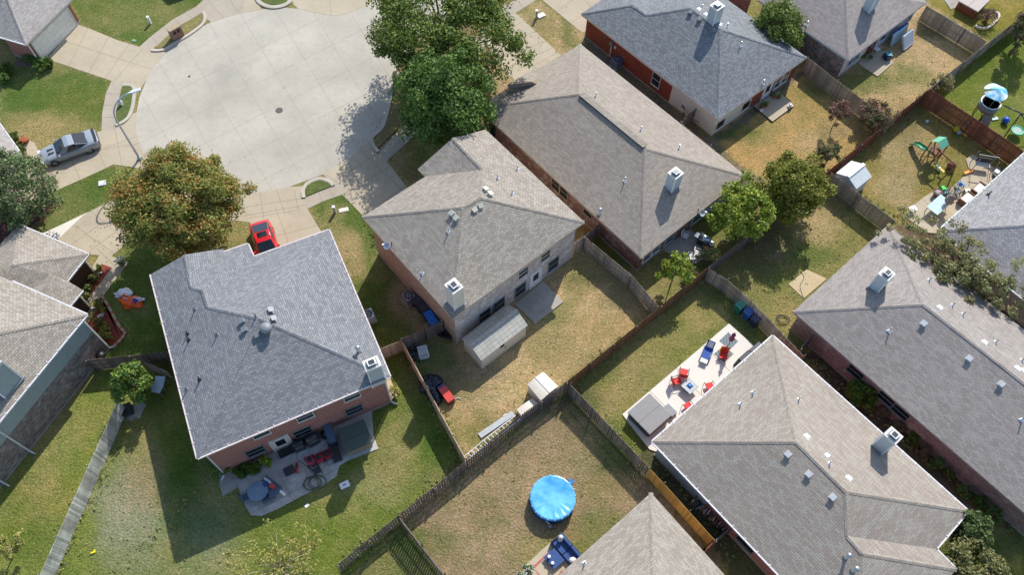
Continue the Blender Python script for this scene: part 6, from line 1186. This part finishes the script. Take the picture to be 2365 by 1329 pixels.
for s_ in (-1,1):
    a=[cx-o+ux*.5*i+uy*s_*.55*j+Vector((0,0,z)) for i,j,z in ((-1,1,2.05),(1,1,2.05),(1,0,2.5),(-1,0,2.5))]; n_=(a[1]-a[0]).cross(a[3]-a[0]).normalized()*.03
    mb=MB(); mb.add([v for v in a]+[v-n_ for v in a],[(0,1,2,3),(7,6,5,4),(0,4,5,1),(2,6,7,3),(1,5,6,2),(3,7,4,0)],GRF); part(mb,'roof_panel',r)
# slide
sl0=cx-ux*.5+uy*.2; sd=(P(2104,334)-sl0); sd.z=0; ln=sd.length; sd.normalize(); sn=Vector((-sd.y,sd.x,0)); vs=[];fs=[]
for k in range(13):
    t=k/12; z=1.16*(1-t)+.12*math.sin(t*2*PI)*-1+.12; p=sl0-o+sd*ln*t
    for j,dz in ((-.27,.16),(-.22,0),(.22,0),(.27,.16)): vs.append(p+sn*j+Vector((0,0,z+dz)))
fs=[(4*k+j,4*k+j+1,4*k+5+j,4*k+4+j) for k in range(12) for j in range(3)]
mb=MB(); mb.add(vs,fs,GREENP,sm=True); part(mb,'slide',r)
# swing frame
e0=cx-ux*.5-uy*.2; e1=P(2098,372); e1b=P(2104,412)
top0=e0-o+Vector((0,0,1.9)); ax1=(e0-uy*2.1); top1=ax1-o+Vector((0,0,1.9)); mb=MB(); mb.bar(top0,top1,.08,.12,WOODP); part(mb,'swing_beam',r)
for s_ in (-1,1): mb=MB(); mb.bar(top1,ax1-o+ux*s_*.9,.09,.09,WOODP); part(mb,'swing_leg',r)
for k,(t,m) in enumerate(((.35,GREENP),(.7,plain('swing_yellow',rgb(230,190,40),.5)))):
    q=top0.lerp(top1,t); mb=MB()
    for s_ in (-1,1): mb.tube([q+uy*s_*.2,q+uy*s_*.2-Vector((0,0,1.4))],.012,DARK,5)
    part(mb,'swing_chain',r); mb=MB(); mb.box(q-Vector((0,0,1.42)),(.2,.44,.04),m,rz=ra); part(mb,'swing_seat',r)
def ball(l,q,rr,m,name='ball'): mb=MB(); mb.blob((0,0,rr),rr,m,10,0,0); o=mb.build(name); o.location=P(*q); tag(o,l,'ball')
ball('large yellow ball in the fence shade of the playset yard',(2205,304),.3,plain('ball_yellow',rgb(180,160,30),.4)); ball('pale blue ball beside the large yellow ball',(2212,309),.18,plain('ball_paleblue',rgb(130,190,220),.4)); ball('small pale ball near the yard corner',(2139,283),.16,plain('ball_white',rgb(180,200,205),.4)); ball('brown ball on the lawn right of the playset',(2193,388),.36,plain('ball_brown',rgb(130,75,60),.45)); ball('white ball left of the brown ball',(2167,394),.2,plain('ball_cream',rgb(225,225,205),.5)); ball('blue ball on the bright lawn behind the tall red fence',(2319,283),.32,plain('ball_blue',rgb(30,90,190),.4))
trivial('toy','pale crescent toy on the bright lawn','toy',(2297,276),[('body',(0,0,.06),(.6,.2,.1),plain('toy_pale',rgb(190,215,210),.5)),('fin',(.2,.12,.06),(.2,.2,.08),plain('toy_pale',rgb(190,215,210),.5))],.2)
# grey play tower with blue parasol + swing
B=P(2262,272); r=thing('play_tower','round grey play tower with white platform on the bright lawn','play tower',B); GRY=plain('tower_grey',rgb(120,122,124),.6)
mb=MB(); mb.lathe([(.75,1.3),(.85,1.32),(.85,2.0),(.8,1.9)],GRY,24); part(mb,'drum',r); mb=MB(); mb.lathe([(.8,1.45),(.78,1.5)],WHITE,24); part(mb,'platform',r); mb=MB(); mb.lathe([(.86,2.0),(.9,2.06),(.80,2.08),(.74,2.0)],WHITE,24); part(mb,'rim',r)
for k in range(6): a=k*PI/3; mb=MB(); mb.tube([(.8*math.cos(a),.8*math.sin(a),0),(.72*math.cos(a),.72*math.sin(a),3.1)],.04,DARK,6); part(mb,'post',r)
mb=MB(); mb.add([(-.5,-.6,0),(.5,-.6,0),(.45,-.75,1.3),(-.45,-.75,1.3),(-.5,-1.1,0),(.5,-1.1,0)],[(0,1,2,3),(4,5,2,3)],GRY); part(mb,'ramp',r)
zt=3.2; r2=thing('parasol','pale blue torn parasol fixed above the grey play tower','parasol',Vector((B.x,B.y,0))); tp_=P(2301,212,zt); oo=tp_-B; oo.z=0
r2.location=(tp_.x,tp_.y,0); BLU,nt,n,b=newmat('parasol_cloth'); g=gcoord(nt); col=mixc(nt,noi(nt,1.2,4,g,rng=(.42,.58)),rgb(96,176,206),rgb(222,236,236)); nt.links.new(col,b.inputs['Base Color']); b.inputs['Roughness'].default_value=.7
n_=20; vs=[(0,0,zt+.35)];
for k in range(n_): a=2*PI*k/n_; vs.append((1.02*math.cos(a),1.02*math.sin(a),zt-.05+.05*math.sin(a*5)))
mb=MB(); mb.add(vs+[(x*.98,y*.98,z-.03) for x,y,z in vs],[(0,k+1,(k+1)%n_+1) for k in range(n_) if k not in (9,)]+[(n_+1,n_+1+(k+1)%n_+1,n_+1+k+1) for k in range(n_) if k!=9],BLU); part(mb,'canopy',r2)
mb=MB(); mb.tube([(0,0,1.5),(0,0,zt+.3)],.03,DARK,8); part(mb,'pole',r2)
mb=MB(); bx=P(2365,262)-tp_; bx.z=0
r3=thing('swing_frame','dark metal swing frame reaching from the play tower to the right edge','swing frame',P(2345,300)); o3=P(2345,300)
mb=MB(); mb.tube([P(2318,243,2.3)-o3,P(2372,268,2.3)-o3],.06,DARK,8); part(mb,'beam',r3)
for q in ((2318,318),(2395,330)): mb=MB(); mb.tube([P(2358,262,2.3)-o3,P(*q)-o3],.05,DARK,8); part(mb,'leg',r3)
r4=thing('saucer_swing','green-rimmed oval saucer swing hanging over the bright lawn','swing',P(2347,312)); o4=P(2347,312); c=P(2349,302,.5)-o4; c.z=.5; mb=MB(); mb.lathe([(.05,0),(.42,.0),(.5,.05)],plain('saucer_net',rgb(160,180,165),.7),24,c=c); part(mb,'seat',r4); mb=MB(); mb.tube([c+Vector((.52*math.cos(k*PI/12),.52*math.sin(k*PI/12),.05)) for k in range(25)],.06,plain('saucer_green',rgb(60,190,140),.5),8); part(mb,'rim',r4)
tpz=P(2358,262,2.3)-o4
for s_ in (-1,1): mb=MB(); mb.tube([c+Vector((.5*s_,0,.06)),tpz],.012,DARK,5); part(mb,'rope',r4)
# ------------------------------------------------------------------ cluttered patio at the right edge house
rh=ang((2167,533),(2365,355))
closedumb('closed grey-brown striped umbrella over the glass table',(2176,484),(2198,448),plain('umbrella_taupe',rgb(150,136,128),.8),rr=.32)
r=thing('glass_table','large glass patio table under the closed umbrella','table',P(2160,484,.1),rh); mb=MB(); mb.box((0,0,.7),(2.0,1.1,.03),plain('table_glass_pale',rgb(190,212,215),.12)); part(mb,'table_top',r)
for sx in (-1,1):
    for sy in (-1,1): mb=MB(); mb.box((sx*.85,sy*.45,.35),(.05,.05,.68),DARK); part(mb,'leg',r)
r=thing('fire_pit','round wicker fire bowl on the curved patio','fire pit',P(2161,452,.1)); mb=MB(); mb.lathe([(.2,0),(.38,.4),(.42,.5),(.36,.5),(.25,.3)],plain('fire_bowl_brown',rgb(110,82,70),.8),20); part(mb,'bowl',r); mb=MB(); mb.blob((0,0,.42),(.28,.28,.08),lm[0],8,4,.5); part(mb,'ash',r)
trivial('toy','bright green toy frog box at the lawn edge of the patio','toy',(2174,441),[('body',(0,0,.25),(.4,.4,.5),plain('toy_green',rgb(40,190,50),.4)),('tray',(.1,-.35,.2),(.35,.35,.2),plain('toy_teal',rgb(150,200,200),.5))],.3,.1)
plainchair('blue-seated sling chair on the curved patio',(2215,433),rh+PI/2,plain('sling_blue',rgb(110,150,195),.6),'sling_chair',z=.1); plainchair('grey sling chair beside the closed umbrella',(2206,447),rh+PI/3,LEADV,'sling_chair',z=.1); plainchair('dark metal chair at the far side of the glass table',(2188,456),rh,DARK,'sling_chair',z=.1)
trivial('bench_swing','metal frame garden bench swing on the angular patio','bench swing',(2263,388),[('seat',(0,0,.5),(1.2,.5,.06),OFF),('backrest',(0,.25,.8),(1.2,.06,.5),DARK),('leg',(-.8,.4,.8),(.05,.05,1.6),LEADV),('leg',(.8,.4,.8),(.05,.05,1.6),LEADV),('leg',(-.8,-.5,.8),(.05,.05,1.6),LEADV),('leg',(.8,-.5,.8),(.05,.05,1.6),LEADV),('beam',(0,0,1.62),(1.7,.08,.06),LEADV)],rh-.9,.1)
WKB=plain('wicker_brown',rgb(120,88,68),.8)
for q,l in (((2256,444),'white-cushioned wicker armchair under the gutter, upper one'),((2228,466),'white-cushioned wicker sofa under the gutter, lower one')): trivial('wicker_sofa',l,'sofa',q,[('frame',(0,0,.25),(1.3,.85,.4),WKB),('seat_cushion',(0,-.05,.48),(1.05,.6,.12),OFF),('backrest',(0,.38,.6),(1.3,.12,.5),WKB),('arm',(-.62,0,.5),(.1,.85,.25),WKB),('arm',(.62,0,.5),(.1,.85,.25),WKB)],rh+PI,.1)
trivial('toy','orange toy slide lying on the patio corner','toy',(2235,399),[('body',(0,0,.1),(.9,.25,.15),plain('toy_orange',rgb(230,150,40),.5)),('grip',(.3,.1,.2),(.2,.15,.1),REDB)],.4,.1); trivial('toy','small yellow toy drum on the curved patio','toy',(2230,447),[('body',(0,0,.2),(.4,.4,.35),plain('toy_mustard',rgb(190,170,90),.6)),('lid',(0,0,.39),(.44,.44,.04),OFF)],.1,.1)
trivial('folding_chair','white boxes and chair parts stacked at the corner of the gutter','clutter',(2298,402),[('box',(0,0,.2),(.4,.4,.4),WHITE),('box',(.4,.1,.15),(.3,.4,.3),LEADV),('box',(-.35,-.2,.15),(.3,.3,.3),DARK)],rh,.1); trivial('side_table','white square side table at the left tip of the patio','table',(2104,488),[('table_top',(0,0,.4),(.6,.5,.05),WHITE),('leg',(0,0,.2),(.1,.1,.4),WHITE)],.4,.1)
# planter ring beside the top right hot tub
r=thing('planter_ring','curved pale stone planter with a dark shrub beside the wood-clad hot tub','planter',P(2288,48)); o=P(2288,48); pts=crv([P(*q) for q in ((2251,60),(2262,66),(2278,66),(2294,55),(2305,40),(2303,32),(2298,30))],5)
for a,b in zip(pts,pts[1:]): mb=MB(); d=b-a; mb.box((a+b)/2-o+Vector((0,0,.1)),(d.length,.22,.2),pale,rz=math.atan2(d.y,d.x)); part(mb,'edging_block',r)
T('shrub','dark purple shrub inside the curved stone planter',2284,38,22,.8,.7,LG8,20,50,.14,.3,seed=120,cat='shrub')
# ------------------------------------------------------------------ ground scatter nobody could count
rnd=random.Random(77)
mb=MB(); lf=leafm('fallen_leaves',rgb(150,120,70),rgb(200,170,110),trans=.1); vs=[];fs=[]
def scat(cx,cy,rx,ry,n,s):
    for i in range(n):
        p=P(cx+rnd.gauss(0,rx),cy+rnd.gauss(0,ry),.03); a=rnd.random()*6.28; u=Vector((math.cos(a),math.sin(a),rnd.uniform(-.3,.3)))*s*rnd.uniform(.5,1.2); v=Vector((-u.y,u.x,.1))*.6; k=len(vs); vs.extend([p-u,p-v,p+u,p+v+Vector((0,0,.02))]); fs.append((k,k+1,k+2,k+3))
for q in ((330,650,60,60,160,.05),(900,330,30,60,160,.05),(880,300,30,60,60,.04),(1130,170,40,50,140,.05),(250,500,60,40,70,.05),(1270,80,30,30,60,.05),(1800,640,60,50,150,.05),(1900,520,60,40,60,.05),(640,300,160,120,50,.035),(820,600,40,60,60,.04),(1240,860,110,70,110,.04),(1200,1130,120,70,120,.04),(420,1220,140,70,120,.05),(850,1130,90,60,70,.04),(1500,860,80,60,60,.04),(2130,380,60,50,80,.05),(2080,160,70,50,70,.05),(1800,340,80,40,60,.05),(120,260,80,50,50,.04),(100,1180,60,60,60,.04)): scat(*q)
mb.add(vs,fs,lf); o=mb.build('fallen_leaves'); o['kind']='stuff'
mb=MB(); wm=leafm('weed_blades',rgb(118,130,72),rgb(178,170,112),trans=.3)
def strip(a,b,n,z=.08,off=.3,s=.16):
    A,B=P(*a),P(*b); d=(B-A).normalized(); nn=Vector((-d.y,d.x,0))
    for i in range(n):
        p=A.lerp(B,rnd.random())+nn*rnd.gauss(0,off); leaves(mb,p+Vector((0,0,z)),rnd.uniform(.08,.2),rnd.randint(5,12),s,wm,rnd,.7,.8)
for a,b,n in (((1075,1066),(1300,890),60),((1310,895),(1635,630),70),((930,800),(1070,1070),50),((298,947),(130,1329),80),((782,1315),(1070,1080),70),((1325,900),(1640,1260),70),((1352,560),(1515,715),40),((1640,632),(1855,830),50),((1880,140),(2055,285),50),((1905,410),(2145,215),50),((2150,225),(2350,370),50),((1930,410),(2070,520),40),((2140,22),(2275,100),30),((860,520),(1055,790),50),((1500,1050),(1700,1290),50),((1870,830),(2350,1240),110),((1345,90),(1600,300),60),((270,1329),(500,1100),25)): strip(a,b,n)
for q in ((300,1180,80,110,240),(440,1240,90,60,150),(860,1150,90,70,120),(1200,1130,120,80,220),(1200,900,110,80,130),(2060,200,80,50,130),(1900,560,80,60,110),(2130,360,60,50,90),(150,1180,60,90,80)):
    for i in range(int(q[4]*.3)): p=P(q[0]+rnd.gauss(0,q[2]),q[1]+rnd.gauss(0,q[3]),.04); leaves(mb,p,rnd.uniform(.06,.14),5,.12,wm,rnd,.6,.8)
o=mb.build('weed_tufts'); o['kind']='stuff'
